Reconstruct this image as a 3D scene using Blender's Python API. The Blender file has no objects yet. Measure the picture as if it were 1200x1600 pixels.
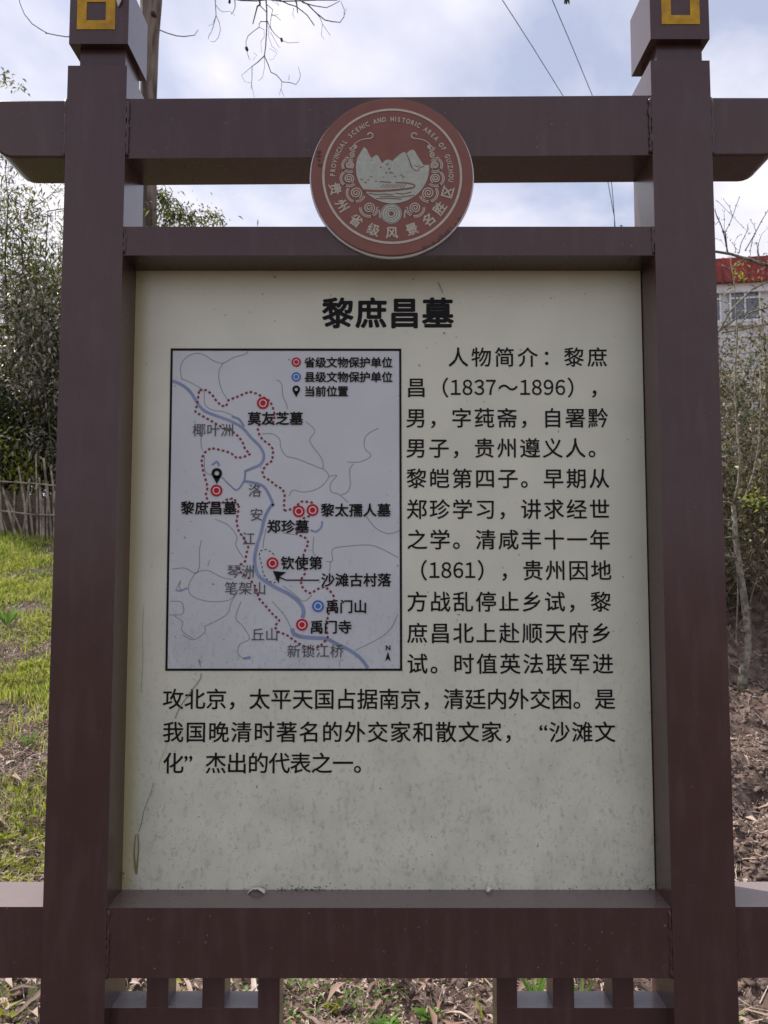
import bpy, bmesh, math, random
import numpy as np
from mathutils import Vector, Matrix

sc = bpy.context.scene
C = sc.collection
R = math.radians
# ------------------------------------------------------------------ camera
F, CX, CY = 1180.0, 600.0, 800.0
PITCH = R(3.90)
CAM = np.array([0.0, -1.38, 1.50])
cam = bpy.data.cameras.new('camera'); camo = bpy.data.objects.new('camera', cam); C.objects.link(camo)
camo.location = CAM; camo.rotation_euler = (R(90) + PITCH, 0, 0)
cam.sensor_fit = 'VERTICAL'; cam.sensor_height = 36; cam.sensor_width = 27
cam.lens = 36 * F / 1600; cam.clip_start = 0.05; cam.clip_end = 2000
cam.dof.use_dof = True; cam.dof.focus_distance = 1.42; cam.dof.aperture_fstop = 15.0
sc.camera = camo
# ------------------------------------------------------------------ sun, sky, exposure
SUN_EL, SUN_AZ = R(54), math.atan2(-0.90, 0.42)
sv = Vector((math.sin(SUN_AZ) * math.cos(SUN_EL), math.cos(SUN_AZ) * math.cos(SUN_EL), math.sin(SUN_EL)))
sun = bpy.data.lights.new('sun', 'SUN'); sun.energy = 5.0; sun.angle = R(0.6); sun.color = (1.0, 0.93, 0.84)
suno = bpy.data.objects.new('sun', sun); C.objects.link(suno)
suno.rotation_euler = (-sv).to_track_quat('-Z', 'Y').to_euler()
world = bpy.data.worlds.new('World'); sc.world = world; world.use_nodes = True
SKY_STRENGTH = 0.13
def build_world():
    nt = world.node_tree; nt.nodes.clear(); N = nt.nodes.new; L = nt.links.new
    out = N('ShaderNodeOutputWorld'); bg = N('ShaderNodeBackground'); bg.inputs[1].default_value = SKY_STRENGTH
    sky = N('ShaderNodeTexSky'); sky.sky_type = 'NISHITA'; sky.sun_disc = False
    sky.sun_elevation = SUN_EL; sky.sun_rotation = SUN_AZ; sky.air_density = 1.0; sky.dust_density = 1.5
    tc = N('ShaderNodeTexCoord'); sep = N('ShaderNodeSeparateXYZ'); L(tc.outputs['Generated'], sep.inputs[0])
    ad = N('ShaderNodeMath'); ad.operation = 'ADD'; ad.inputs[1].default_value = 0.30; L(sep.outputs[2], ad.inputs[0])
    mx = N('ShaderNodeMath'); mx.operation = 'MAXIMUM'; mx.inputs[1].default_value = 0.1; L(ad.outputs[0], mx.inputs[0])
    cb = N('ShaderNodeCombineXYZ')
    for i in (0, 1):
        dv = N('ShaderNodeMath'); dv.operation = 'DIVIDE'; L(sep.outputs[i], dv.inputs[0]); L(mx.outputs[0], dv.inputs[1]); L(dv.outputs[0], cb.inputs[i])
    no = N('ShaderNodeTexNoise'); no.inputs['Scale'].default_value = 2.1; no.inputs['Detail'].default_value = 6; no.inputs['Roughness'].default_value = 0.5
    no.inputs['Distortion'].default_value = 0.25; L(cb.outputs[0], no.inputs['Vector'])
    rp = N('ShaderNodeValToRGB'); rp.color_ramp.elements[0].position = 0.41; rp.color_ramp.elements[0].color = (0.12,)*3 + (1,)
    rp.color_ramp.elements[1].position = 0.60; rp.color_ramp.elements[1].color = (0.97,)*3 + (1,)
    L(no.outputs[0], rp.inputs[0])
    no2 = N('ShaderNodeTexNoise'); no2.inputs['Scale'].default_value = 3.2; no2.inputs['Detail'].default_value = 4; L(cb.outputs[0], no2.inputs['Vector'])
    cr = N('ShaderNodeValToRGB'); cr.color_ramp.elements[0].position = 0.35; cr.color_ramp.elements[0].color = (7.9, 7.65, 8.6, 1)
    cr.color_ramp.elements[1].position = 0.65; cr.color_ramp.elements[1].color = (8.8, 8.5, 9.1, 1)
    L(no2.outputs[0], cr.inputs[0])
    tint = N('ShaderNodeMix'); tint.data_type = 'RGBA'; tint.inputs[0].default_value = 0.55
    L(sky.outputs[0], tint.inputs[6]); tint.inputs[7].default_value = (4.8, 5.3, 7.1, 1)
    m = N('ShaderNodeMix'); m.data_type = 'RGBA'; L(rp.outputs[0], m.inputs[0]); L(tint.outputs[2], m.inputs[6]); L(cr.outputs[0], m.inputs[7])
    L(m.outputs[2], bg.inputs[0]); L(bg.outputs[0], out.inputs[0])
build_world()
sc.view_settings.view_transform = 'Standard'; sc.view_settings.look = 'None'; sc.view_settings.gamma = 1
sc.view_settings.exposure = 0.0; sc.view_settings.use_curve_mapping = False
sc.render.engine = 'CYCLES'; sc.cycles.max_bounces = 8; sc.cycles.use_denoising = True
sc.cycles.caustics_reflective = False; sc.cycles.caustics_refractive = False

# ------------------------------------------------------------------ helpers
rng = np.random.default_rng(7); rnd = random.Random(11)
ct, st = math.cos(PITCH), math.sin(PITCH)
def at(px, py, Y):
    """point of the vertical plane at distance Y behind the sign front, seen at that place of the photograph"""
    u, v = (px - CX) / F, (CY - py) / F
    d = np.array([u, ct - v * st, st + v * ct]); t = (Y - CAM[1]) / d[1]
    return CAM + d * t
def X(px, py, Y=0.0): return float(at(px, py, Y)[0])
def Z(py, Y=0.0): return float(at(600, py, Y)[2])
def tag(o, label=None, cat=None, group=None, kind=None):
    if label: o['label'] = label
    if cat: o['category'] = cat
    if group: o['group'] = group
    if kind: o['kind'] = kind
    return o
def empty(name, loc=(0, 0, 0)):
    o = bpy.data.objects.new(name, None); o.location = loc; o.empty_display_size = 0.1; C.objects.link(o); return o
def link(name, me, mat, parent=None, smooth=False):
    if mat is not None: me.materials.append(mat)
    if smooth: me.polygons.foreach_set('use_smooth', [True] * len(me.polygons))
    o = bpy.data.objects.new(name, me); C.objects.link(o)
    if parent is not None:
        o.parent = parent
        w = parent.location if parent.type == 'EMPTY' else Vector((0, 0, 0))      # meshes keep world coordinates
        o.matrix_parent_inverse = Matrix.Translation(-w)
    return o
def np_mesh(name, V, T):
    me = bpy.data.meshes.new(name); V = np.asarray(V, np.float32); T = np.asarray(T, np.int32); k = T.shape[1]
    me.vertices.add(len(V)); me.vertices.foreach_set('co', V.ravel())
    me.loops.add(T.size); me.loops.foreach_set('vertex_index', T.ravel())
    me.polygons.add(len(T)); me.polygons.foreach_set('loop_start', np.arange(0, T.size, k, dtype=np.int32))
    me.update(calc_edges=True); return me
class MB:
    def __init__(s): s.v = []; s.f = []
    def add(s, V, Fc):
        b = len(s.v); s.v += [tuple(float(c) for c in p) for p in V]; s.f += [tuple(b + i for i in f) for f in Fc]
    def quad(s, pts): s.add(pts, [tuple(range(len(pts)))])
    def box(s, x0, x1, y0, y1, z0, z1):
        s.add([(x0,y0,z0),(x1,y0,z0),(x1,y1,z0),(x0,y1,z0),(x0,y0,z1),(x1,y0,z1),(x1,y1,z1),(x0,y1,z1)],
              [(0,3,2,1),(4,5,6,7),(0,1,5,4),(1,2,6,5),(2,3,7,6),(3,0,4,7)])
    def tube(s, pts, radii, n=6, cap=True):
        pts = [Vector(p) for p in pts]; m = len(pts)
        if not hasattr(radii, '__len__'): radii = [radii] * m
        V = []; up = Vector((0.13, 0.21, 1)).normalized(); a = None
        for i, p in enumerate(pts):
            t = (pts[min(i+1, m-1)] - pts[max(i-1, 0)])
            t = t.normalized() if t.length > 1e-9 else Vector((0, 0, 1))
            if a is None:
                a = t.cross(up)
                if a.length < 1e-3: a = t.cross(Vector((1, 0, 0)))
            a = (a - t * a.dot(t)).normalized(); b = t.cross(a)
            for k in range(n):
                th = 2 * math.pi * k / n; V.append(p + (a * math.cos(th) + b * math.sin(th)) * radii[i])
        Fc = [(i*n+k, i*n+(k+1) % n, (i+1)*n+(k+1) % n, (i+1)*n+k) for i in range(m-1) for k in range(n)]
        if cap: Fc += [tuple(range(n-1, -1, -1)), tuple((m-1)*n+k for k in range(n))]
        s.add(V, Fc)
    def build(s, name, mat, parent=None, smooth=False):
        me = bpy.data.meshes.new(name); me.from_pydata(s.v, [], s.f); me.update()
        return link(name, me, mat, parent, smooth)
def round_strips(bm, res):
    for f in res['faces']: f.smooth = True
    for f in bm.faces:          # the flat faces keep flat shading, marked by sharp borders
        if not f.smooth:
            for e in f.edges: e.smooth = False
def bbox(name, x0, x1, y0, y1, z0, z1, mat, parent, bev=0.005, seg=3, zr=0.0, corner=None):
    """square tube / plate with rounded edges; zr lifts the +X end (a beam that is not quite level)"""
    bm = bmesh.new()
    vs = [bm.verts.new(p) for p in [(x0,y0,z0),(x1,y0,z0+zr),(x1,y1,z0+zr),(x0,y1,z0),(x0,y0,z1),(x1,y0,z1+zr),(x1,y1,z1+zr),(x0,y1,z1)]]
    for f in [(0,3,2,1),(4,5,6,7),(0,1,5,4),(1,2,6,5),(2,3,7,6),(3,0,4,7)]: bm.faces.new([vs[i] for i in f])
    if corner:
        es = [e for e in bm.edges if {e.verts[0], e.verts[1]} in ({vs[0], vs[3]}, {vs[1], vs[2]})]
        bmesh.ops.bevel(bm, geom=es, offset=corner, segments=5, profile=0.5, affect='EDGES')
    if bev:
        es = [e for e in bm.edges if e.calc_face_angle(0) > 0.6]
        round_strips(bm, bmesh.ops.bevel(bm, geom=es, offset=bev, segments=seg, profile=0.5, affect='EDGES', clamp_overlap=True))
    me = bpy.data.meshes.new(name); bm.to_mesh(me); bm.free()
    return link(name, me, mat, parent)

# ---------------------------------------------------------------- materials
def mat(name, col, rough=0.6, spec=0.5, var=0.0, vscale=30, bump=0.0, bscale=200, island=None, trans=0.0, col2=None, ramp=(0.4, 0.6), detail=4, metallic=0, tcol=None):
    m = bpy.data.materials.new(name); m.use_nodes = True; nt = m.node_tree; N = nt.nodes.new; L = nt.links.new
    p = nt.nodes['Principled BSDF']; p.inputs['Roughness'].default_value = rough; p.inputs['Specular IOR Level'].default_value = spec
    p.inputs['Metallic'].default_value = metallic
    tc = N('ShaderNodeTexCoord'); src = None
    rgb = N('ShaderNodeRGB'); rgb.outputs[0].default_value = (*col, 1); src = rgb.outputs[0]
    if col2 is not None:
        no = N('ShaderNodeTexNoise'); no.inputs['Scale'].default_value = vscale; no.inputs['Detail'].default_value = detail; L(tc.outputs['Object'], no.inputs['Vector'])
        mr = N('ShaderNodeMapRange'); mr.inputs[1].default_value = ramp[0]; mr.inputs[2].default_value = ramp[1]; L(no.outputs[0], mr.inputs[0])
        mm = N('ShaderNodeMix'); mm.data_type = 'RGBA'; L(mr.outputs[0], mm.inputs[0]); L(src, mm.inputs[6]); mm.inputs[7].default_value = (*col2, 1); src = mm.outputs[2]
    if island:
        ge = N('ShaderNodeNewGeometry'); cr = N('ShaderNodeValToRGB'); el = cr.color_ramp.elements
        while len(el) < len(island): el.new(0.5)
        for i, c in enumerate(island): el[i].position = i / (len(island) - 1); el[i].color = (*c, 1)
        L(ge.outputs['Random Per Island'], cr.inputs[0]); src = cr.outputs[0]
    if var:
        n2 = N('ShaderNodeTexNoise'); n2.inputs['Scale'].default_value = vscale * 2.3; n2.inputs['Detail'].default_value = 5; L(tc.outputs['Object'], n2.inputs['Vector'])
        mr = N('ShaderNodeMapRange'); mr.inputs[1].default_value = 0.3; mr.inputs[2].default_value = 0.7; mr.inputs[3].default_value = 1 - var; mr.inputs[4].default_value = 1 + var; L(n2.outputs[0], mr.inputs[0])
        ml = N('ShaderNodeVectorMath'); ml.operation = 'SCALE'; L(src, ml.inputs[0]); L(mr.outputs[0], ml.inputs['Scale']); src = ml.outputs[0]
    L(src, p.inputs['Base Color'])
    if bump:
        n3 = N('ShaderNodeTexNoise'); n3.inputs['Scale'].default_value = bscale; n3.inputs['Detail'].default_value = 4; L(tc.outputs['Object'], n3.inputs['Vector'])
        b = N('ShaderNodeBump'); b.inputs['Strength'].default_value = bump; b.inputs['Distance'].default_value = 0.01; L(n3.outputs[0], b.inputs['Height']); L(b.outputs[0], p.inputs['Normal'])
    if trans:
        tr = N('ShaderNodeBsdfTranslucent'); mx = N('ShaderNodeMixShader'); mx.inputs[0].default_value = trans
        if tcol: tr.inputs[0].default_value = (*tcol, 1)
        else: L(src, tr.inputs[0])
        L(p.outputs[0], mx.inputs[1]); L(tr.outputs[0], mx.inputs[2]); L(mx.outputs[0], nt.nodes['Material Output'].inputs[0])
    return m
def paint_material(name='maroon_paint', dust=0.26):
    m = mat(name, (0.062, 0.028, 0.026), rough=0.40, spec=0.32, var=0.08, vscale=6, bump=0.02, bscale=300)
    m.node_tree.nodes['Principled BSDF'].inputs['Coat Weight'].default_value = 0.6; m.node_tree.nodes['Principled BSDF'].inputs['Coat IOR'].default_value = 1.28; m.node_tree.nodes['Principled BSDF'].inputs['Coat Roughness'].default_value = 0.18
    m.node_tree.nodes['Principled BSDF'].inputs['Sheen Weight'].default_value = 0.0; m.node_tree.nodes['Principled BSDF'].inputs['Sheen Roughness'].default_value = 0.4
    nt = m.node_tree; N = nt.nodes.new; L = nt.links.new; p = nt.nodes['Principled BSDF']
    src = p.inputs['Base Color'].links[0].from_socket; tc = N('ShaderNodeTexCoord')
    # fine pale dust specks and thin rain streaks
    v = N('ShaderNodeTexNoise'); v.inputs['Scale'].default_value = 150; v.inputs['Detail'].default_value = 2; L(tc.outputs['Object'], v.inputs['Vector'])
    mr = N('ShaderNodeMapRange'); mr.inputs[1].default_value = 0.71; mr.inputs[2].default_value = 0.80; mr.inputs[4].default_value = 0.40; L(v.outputs[0], mr.inputs[0])
    mp = N('ShaderNodeMapping'); mp.inputs['Scale'].default_value = (38, 38, 7); L(tc.outputs['Object'], mp.inputs[0])
    s = N('ShaderNodeTexNoise'); s.inputs['Scale'].default_value = 1; s.inputs['Detail'].default_value = 5; L(mp.outputs[0], s.inputs['Vector'])
    ms = N('ShaderNodeMapRange'); ms.inputs[1].default_value = 0.5; ms.inputs[2].default_value = 0.85; ms.inputs[4].default_value = 0.07; L(s.outputs[0], ms.inputs[0])
    mxx = N('ShaderNodeMath'); mxx.operation = 'MAXIMUM'; L(mr.outputs[0], mxx.inputs[0]); L(ms.outputs[0], mxx.inputs[1])
    # dust that settles on upward faces; a large amount also paints in sunlit brightness
    ge = N('ShaderNodeNewGeometry'); se = N('ShaderNodeSeparateXYZ'); L(ge.outputs['Normal'], se.inputs[0])
    up = N('ShaderNodeMapRange'); up.inputs[1].default_value = 0.6; up.inputs[2].default_value = 1.0; up.inputs[4].default_value = dust; L(se.outputs[2], up.inputs[0])
    mx2 = N('ShaderNodeMath'); mx2.operation = 'MAXIMUM'; L(mxx.outputs[0], mx2.inputs[0]); L(up.outputs[0], mx2.inputs[1])
    mm = N('ShaderNodeMix'); mm.data_type = 'RGBA'; L(mx2.outputs[0], mm.inputs[0]); L(src, mm.inputs[6]); mm.inputs[7].default_value = (0.36, 0.31, 0.31, 1)
    L(mm.outputs[2], p.inputs['Base Color'])
    rr = N('ShaderNodeMapRange'); rr.inputs[3].default_value = 0.22; rr.inputs[4].default_value = 0.36; L(s.outputs[0], rr.inputs[0]); L(rr.outputs[0], p.inputs['Roughness'])
    return m
YB = 0.078
bx0, bx1 = X(204.2, 800, YB), X(1009.5, 800, YB); bz0, bz1 = Z(1396.5, YB), Z(419.5, YB)
def board_material(name, base, stain, zb, zt, edge=False):
    m = mat(name, base, rough=0.45, spec=0.4, var=0.05, vscale=4)
    nt = m.node_tree; N = nt.nodes.new; L = nt.links.new; p = nt.nodes['Principled BSDF']
    src = p.inputs['Base Color'].links[0].from_socket; tc = N('ShaderNodeTexCoord')
    sep = N('ShaderNodeSeparateXYZ'); L(tc.outputs['Object'], sep.inputs[0])
    low = N('ShaderNodeMapRange'); low.inputs[1].default_value = zt; low.inputs[2].default_value = zb; low.interpolation_type = 'SMOOTHSTEP'; L(sep.outputs[2], low.inputs[0])
    def layer(src, scale, lo, hi, amt, col, bylow, zs=1.0, detail=5):
        mp = N('ShaderNodeMapping'); mp.inputs['Scale'].default_value = (scale, scale, scale * zs); L(tc.outputs['Object'], mp.inputs[0])
        n = N('ShaderNodeTexNoise'); n.inputs['Scale'].default_value = 1; n.inputs['Detail'].default_value = detail; n.inputs['Roughness'].default_value = 0.62; L(mp.outputs[0], n.inputs['Vector'])
        r = N('ShaderNodeMapRange'); r.inputs[1].default_value = lo; r.inputs[2].default_value = hi; r.inputs[4].default_value = amt; L(n.outputs[0], r.inputs[0])
        f = r.outputs[0]
        if bylow:
            q = N('ShaderNodeMath'); q.operation = 'MULTIPLY'; L(f, q.inputs[0]); L(low.outputs[0], q.inputs[1]); f = q.outputs[0]
        mm = N('ShaderNodeMix'); mm.data_type = 'RGBA'; L(f, mm.inputs[0]); L(src, mm.inputs[6]); mm.inputs[7].default_value = (*col, 1); return mm.outputs[2]
    src = layer(src, 16, 0.42, 0.70, 0.38, stain, True, 0.7)
    src = layer(src, 120, 0.54, 0.68, 0.42, (0.22, 0.23, 0.17), True, 0.6, 6)
    src = layer(src, 210, 0.62, 0.70, 0.55, (0.13, 0.13, 0.09), True)
    if edge:      # yellowed film along the left and upper edges, with recess shade painted in at left
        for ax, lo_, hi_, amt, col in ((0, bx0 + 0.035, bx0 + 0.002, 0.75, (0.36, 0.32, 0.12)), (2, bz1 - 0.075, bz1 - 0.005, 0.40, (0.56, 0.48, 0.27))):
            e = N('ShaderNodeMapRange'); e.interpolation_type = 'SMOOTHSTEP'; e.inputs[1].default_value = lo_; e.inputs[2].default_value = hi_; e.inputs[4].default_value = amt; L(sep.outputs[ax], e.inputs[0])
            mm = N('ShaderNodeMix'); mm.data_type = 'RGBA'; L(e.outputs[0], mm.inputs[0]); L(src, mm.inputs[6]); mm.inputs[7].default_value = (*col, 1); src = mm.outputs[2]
    src = layer(src, 95, 0.735, 0.76, 0.7, (0.12, 0.10, 0.07), False, 1, 2)
    L(src, p.inputs['Base Color'])
    return m
M = {}
M['paint'] = paint_material()
M['sunlit_dusty_paint'] = paint_material('sunlit_dusty_maroon_paint', 0.68)  # brighter copy: sunlit tops painted paler than dust alone
M['yellow'] = mat('yellow_paint', (0.52, 0.29, 0.022), rough=0.6, spec=0.2, var=0.22, vscale=22, bump=0.05, col2=(0.30, 0.16, 0.03), ramp=(0.5, 0.8))
ZB, ZT = Z(1396, 0.078), Z(420, 0.078)
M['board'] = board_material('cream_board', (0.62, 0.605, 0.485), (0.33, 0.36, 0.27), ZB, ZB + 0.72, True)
M['map'] = board_material('map_print', (0.53, 0.535, 0.55), (0.30, 0.32, 0.33), ZB + 0.30, ZB + 0.72)
M['ink'] = mat('black_ink', (0.007, 0.006, 0.006), rough=0.5, spec=0.15)
M['greyink'] = mat('grey_ink', (0.075, 0.075, 0.08), rough=0.5, spec=0.2)
M['redink'] = mat('red_print', (0.44, 0.012, 0.020), rough=0.5, spec=0.2)
M['darkred'] = mat('dark_red_print', (0.20, 0.014, 0.018), rough=0.5)
M['blueink'] = mat('blue_print', (0.035, 0.13, 0.42), rough=0.5)
M['river'] = mat('river_print', (0.20, 0.24, 0.37), rough=0.5, var=0.15, vscale=12)
M['road'] = mat('road_print', (0.24, 0.245, 0.25), rough=0.5)
M['white'] = mat('pale_print', (0.60, 0.60, 0.62), rough=0.5)
M['disc'] = mat('red_brown_disc', (0.178, 0.050, 0.028), rough=0.36, var=0.08, vscale=14, bump=0.03, bscale=60)
M['discpale'] = mat('pale_emblem_print', (0.44, 0.385, 0.30), rough=0.5, var=0.10, vscale=40)
M['discgrey'] = mat('grey_emblem_print', (0.36, 0.375, 0.31), rough=0.5, var=0.10, vscale=60)
M['discback'] = mat('white_plastic_edge', (0.75, 0.75, 0.76), rough=0.4)
M['black'] = mat('dark_backing', (0.01, 0.01, 0.01), rough=0.8)
M['crack'] = mat('crack_line', (0.17, 0.14, 0.09), rough=0.8)
M['rust'] = mat('brown_drip', (0.22, 0.17, 0.07), rough=0.7, var=0.3, vscale=80)
M['algae'] = mat('green_algae', (0.10, 0.13, 0.07), rough=0.9, var=0.3, vscale=200)
M['dryleaf'] = mat('pale_dry_leaf', (0.72, 0.66, 0.55), rough=0.8, var=0.25, vscale=150, trans=0.15)

# ================================================================== large structure: the ground
_lat = {}
def vnoise(x, y, seed=0):
    if seed not in _lat: _lat[seed] = np.random.default_rng(100 + seed).random((256, 256))
    g = _lat[seed]; xi = np.floor(x).astype(int); yi = np.floor(y).astype(int); fx = x - xi; fy = y - yi
    fx = fx*fx*(3-2*fx); fy = fy*fy*(3-2*fy); a = xi % 256; b = (xi+1) % 256; c = yi % 256; d = (yi+1) % 256
    return (g[a, c]*(1-fx)+g[b, c]*fx)*(1-fy) + (g[a, d]*(1-fx)+g[b, d]*fx)*fy - 0.5
def sstep(t): t = np.clip(t, 0, 1); return t*t*(3-2*t)
def zbase(x, y):
    x = np.asarray(x, float); y = np.asarray(y, float); d = y - CAM[1]
    left = 0.30 * np.clip(d - 2.6, 0, 6.3) + 0.015 * np.clip(d - 8.9, 0, 60)
    right = 0.19 * np.clip(d - 2.6, 0, 2.9) + 0.60 * np.clip(d - 5.6, 0, 3.4) + 0.13 * np.clip(d - 9.0, 0, 16)
    t = sstep((x + 0.6) / 1.6)
    z = left*(1-t) + right*t
    z += t * 0.05 * np.sin(d * 7.5 + 1.1 * np.sin(x * 1.7)) * sstep((d - 2.9) / 0.6) * (1 - sstep((d - 5.3) / 0.8))
    return z
def zg(x, y):
    x = np.asarray(x, float); y = np.asarray(y, float)
    near = np.exp(-np.clip(np.hypot(x, y) - 6, 0, 50) / 6)
    z = zbase(x, y) + 0.10 * vnoise(x*0.9, y*0.9, 1) * sstep((y - 0.5) / 1.5) + near * (0.035*vnoise(x*6, y*6, 2) + (0.02 + .05*sstep((x - .2)/.8))*vnoise(x*15, y*15, 3))
    t = sstep((x - 0.2) / 0.8)
    z += near * (0.014 + 0.02*t) * vnoise(x*38, y*38, 4)
    z += near * t * 0.15 * vnoise(x*3.0, y*4.2, 6)
    return z + 1.2 * vnoise(x*0.05, y*0.05, 5) * sstep((np.hypot(x, y) - 14) / 30)
def coords(a, b, step, far, n):
    g = np.geomspace(step, far, n); return np.concatenate([a - np.cumsum(g)[::-1], np.arange(a, b, step), b + np.cumsum(g)])
gx = coords(-3.4, 3.2, 0.022, 90, 42); gy = coords(0.3, 5.4, 0.022, 90, 42)
GX, GY = np.meshgrid(gx, gy, indexing='ij'); GZ = zg(GX, GY)
nx, ny = GX.shape; idx = np.arange(nx*ny).reshape(nx, ny)
T = np.stack([idx[:-1, :-1], idx[1:, :-1], idx[1:, 1:], idx[:-1, 1:]], -1).reshape(-1, 4)
def ground_material():
    m = mat('earth', (0.20, 0.148, 0.122), rough=0.95, spec=0.2, col2=(0.085, 0.06, 0.048), vscale=9, ramp=(0.40, 0.62), var=0.35, bump=0.8, bscale=110, detail=8)
    nt = m.node_tree; N = nt.nodes.new; L = nt.links.new; p = nt.nodes['Principled BSDF']
    src = p.inputs['Base Color'].links[0].from_socket; ge = N('ShaderNodeNewGeometry'); sep = N('ShaderNodeSeparateXYZ'); L(ge.outputs['Position'], sep.inputs[0])
    r = N('ShaderNodeMapRange'); r.inputs[1].default_value = -0.7; r.inputs[2].default_value = -1.6; L(sep.outputs[0], r.inputs[0])
    n = N('ShaderNodeTexNoise'); n.inputs['Scale'].default_value = 3.5; n.inputs['Detail'].default_value = 8; L(ge.outputs['Position'], n.inputs['Vector'])
    q = N('ShaderNodeMapRange'); q.inputs[1].default_value = 0.40; q.inputs[2].default_value = 0.60; L(n.outputs[0], q.inputs[0])
    mu = N('ShaderNodeMath'); mu.operation = 'MULTIPLY'; L(r.outputs[0], mu.inputs[0]); L(q.outputs[0], mu.inputs[1])
    mm = N('ShaderNodeMix'); mm.data_type = 'RGBA'; L(mu.outputs[0], mm.inputs[0]); L(src, mm.inputs[6]); mm.inputs[7].default_value = (0.05, 0.075, 0.02, 1)
    L(mm.outputs[2], p.inputs['Base Color']); return m
M['ground'] = ground_material()
g = link('ground', np_mesh('ground', np.stack([GX, GY, GZ], -1).reshape(-1, 3), T), M['ground'], smooth=True); tag(g, kind='structure')

M['bounce_slab'] = mat('dark_bounce_paving', (0.085, 0.078, 0.072), rough=0.9, col2=(0.055, 0.052, 0.046), vscale=3, var=0.2, bump=0.3, bscale=90)
mb = MB(); mb.box(-40, 40, -3.6, -0.42, -0.2, 0.07); o = mb.build('bounce_path', M['bounce_slab']); tag(o, kind='structure')  # unseen slab added before the sign, darkened to tame bounce light from below
# ================================================================== the sign
sign = tag(empty('information_sign', (0, 0, 0)), 'large maroon steel frame sign with cream notice board, map and round red emblem', 'sign')
P = M['paint']
D = 0.11                                       # depth of posts and beams
posts = []
for px0, px1, side in ((79.5, 177.0, -1), (1039.0, 1136.5, 1)):
    x0, x1 = X(px0, 1000), X(px1, 1000)
    ytop = 102.5 if side < 0 else 94.5
    zt = Z(ytop)
    p = bbox('post', x0, x1, 0, D, -0.15, zt, P, sign, bev=0.0065, seg=4); posts.append((p, x0, x1, zt))
    ins = 0.017
    bbox('neck', x0 + ins, x1 - ins*0.5, 0.014, D - 0.014, zt - 0.004, zt + 0.045, P, p, bev=0.003)
    zc0 = Z(69 if side < 0 else 61.5); zc1 = zc0 + 0.121
    cap = bbox('cap', x0 + 0.001, x1 + 0.001, -0.001, D + 0.001, zc0, zc1, P, sign, bev=0.005, seg=4)
    bbox('cap_top', x0 + 0.022, x1 - 0.022, 0.022, D - 0.022, zc1 - 0.002, zc1 + 0.02, P, cap, bev=0.004)
    # yellow square outline standing slightly proud of the cap
    cx = (X(151, 18) if side < 0 else X(1062.5, 12)); cz = (Z(18.5) if side < 0 else Z(10.5)); ho = 0.0365; hi = 0.0185
    mb = MB(); y0, y1 = -0.0022, 0.001
    mb.box(cx-ho, cx+ho, y0, y1, cz+hi, cz+ho); mb.box(cx-ho, cx+ho, y0, y1, cz-ho, cz-hi)
    mb.box(cx-ho, cx-hi, y0, y1, cz-hi, cz+hi); mb.box(cx+hi, cx+ho, y0, y1, cz-hi, cz+hi)
    mb.build('square_ornament', M['yellow'], cap)
    if side < 0:
        mb = MB(); a = at(188, 4, 0)
        mb.tube([(a[0], -0.004, a[2]+0.013), (a[0]+0.0005, -0.006, a[2]+0.006), (a[0]-0.001, -0.006, a[2]), (a[0]-0.002, -0.004, a[2]-0.007), (a[0]-0.003, -0.003, a[2]-0.011)], [0.003, 0.0045, 0.0046, 0.002, 0.0008], 8)
        mb.build('white_drip', M['discback'], cap, True)
pl, pr = posts
xi0, xi1 = pl[2], pr[1]                        # inner faces
xo0, xo1 = pl[1], pr[2]                        # outer faces
# top beam, a little out of level; it runs on past both posts with rounded lower corners
yb = 0.005
xl, xr = X(-16, 200), X(1228, 200)
def zline(pyl, pyr, Y=0.005): return Z(pyl, Y), Z(pyr, Y)
zt0, zt1 = zline(154.5, 149.2); zb0, zb1 = zline(247.5, 242.5)
slope = (zt1 - zt0) / (xi1 - xi0)
bbox('top_beam', xi0, xi1, yb, D - 0.003, zb0, zt0, P, sign, bev=0.006, zr=zt1 - zt0)
def stub(x0, x1, z0, z1, outer):
    bm = bmesh.new(); pts = []
    r = 0.045; n = 7
    if outer > 0:
        prof = [(x0, z1), (x1, z1), (x1, z0 + r)] + [(x1 - r + r*math.cos(a), z0 + r - r*math.sin(a)) for a in np.linspace(0.15, math.pi/2, n)] + [(x0, z0)]
    else:
        prof = [(x1, z1), (x0, z1), (x0, z0 + r)] + [(x0 + r - r*math.cos(a), z0 + r - r*math.sin(a)) for a in np.linspace(0.15, math.pi/2, n)] + [(x1, z0)]
    f = [bm.verts.new((a, yb, b)) for a, b in prof]; b_ = [bm.verts.new((a, D - 0.003, b)) for a, b in prof]; k = len(prof)
    bm.faces.new(f); bm.faces.new(b_[::-1])
    for i in range(k): bm.faces.new([f[i], b_[i], b_[(i+1) % k], f[(i+1) % k]])
    bmesh.ops.recalc_face_normals(bm, faces=bm.faces)
    es = [e for e in bm.edges if e.calc_face_angle(0) > 0.9]
    round_strips(bm, bmesh.ops.bevel(bm, geom=es, offset=0.004, segments=3, profile=0.5, affect='EDGES'))
    me = bpy.data.meshes.new('beam_end'); bm.to_mesh(me); bm.free(); o = link('beam_end', me, P, sign)
stub(xl, xo0, Z(243.5), Z(153.5), -1); stub(xo1, xr, Z(240.5), Z(149), 1)
bbox('upper_rail', xi0, xi1, 0.003, D - 0.002, Z(398), Z(353), P, sign, bev=0.005)
zs1, zs0 = Z(1419, 0.002), Z(1529, 0.002)
bbox('lower_rail', xi0, xi1, 0.003, D, zs0, zs1, P, sign, bev=0.006)
bbox('side_rail', -1.35, xo0, 0.004, D, zs0, Z(1417, 0.004), M['sunlit_dusty_paint'], sign, bev=0.007)
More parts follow.
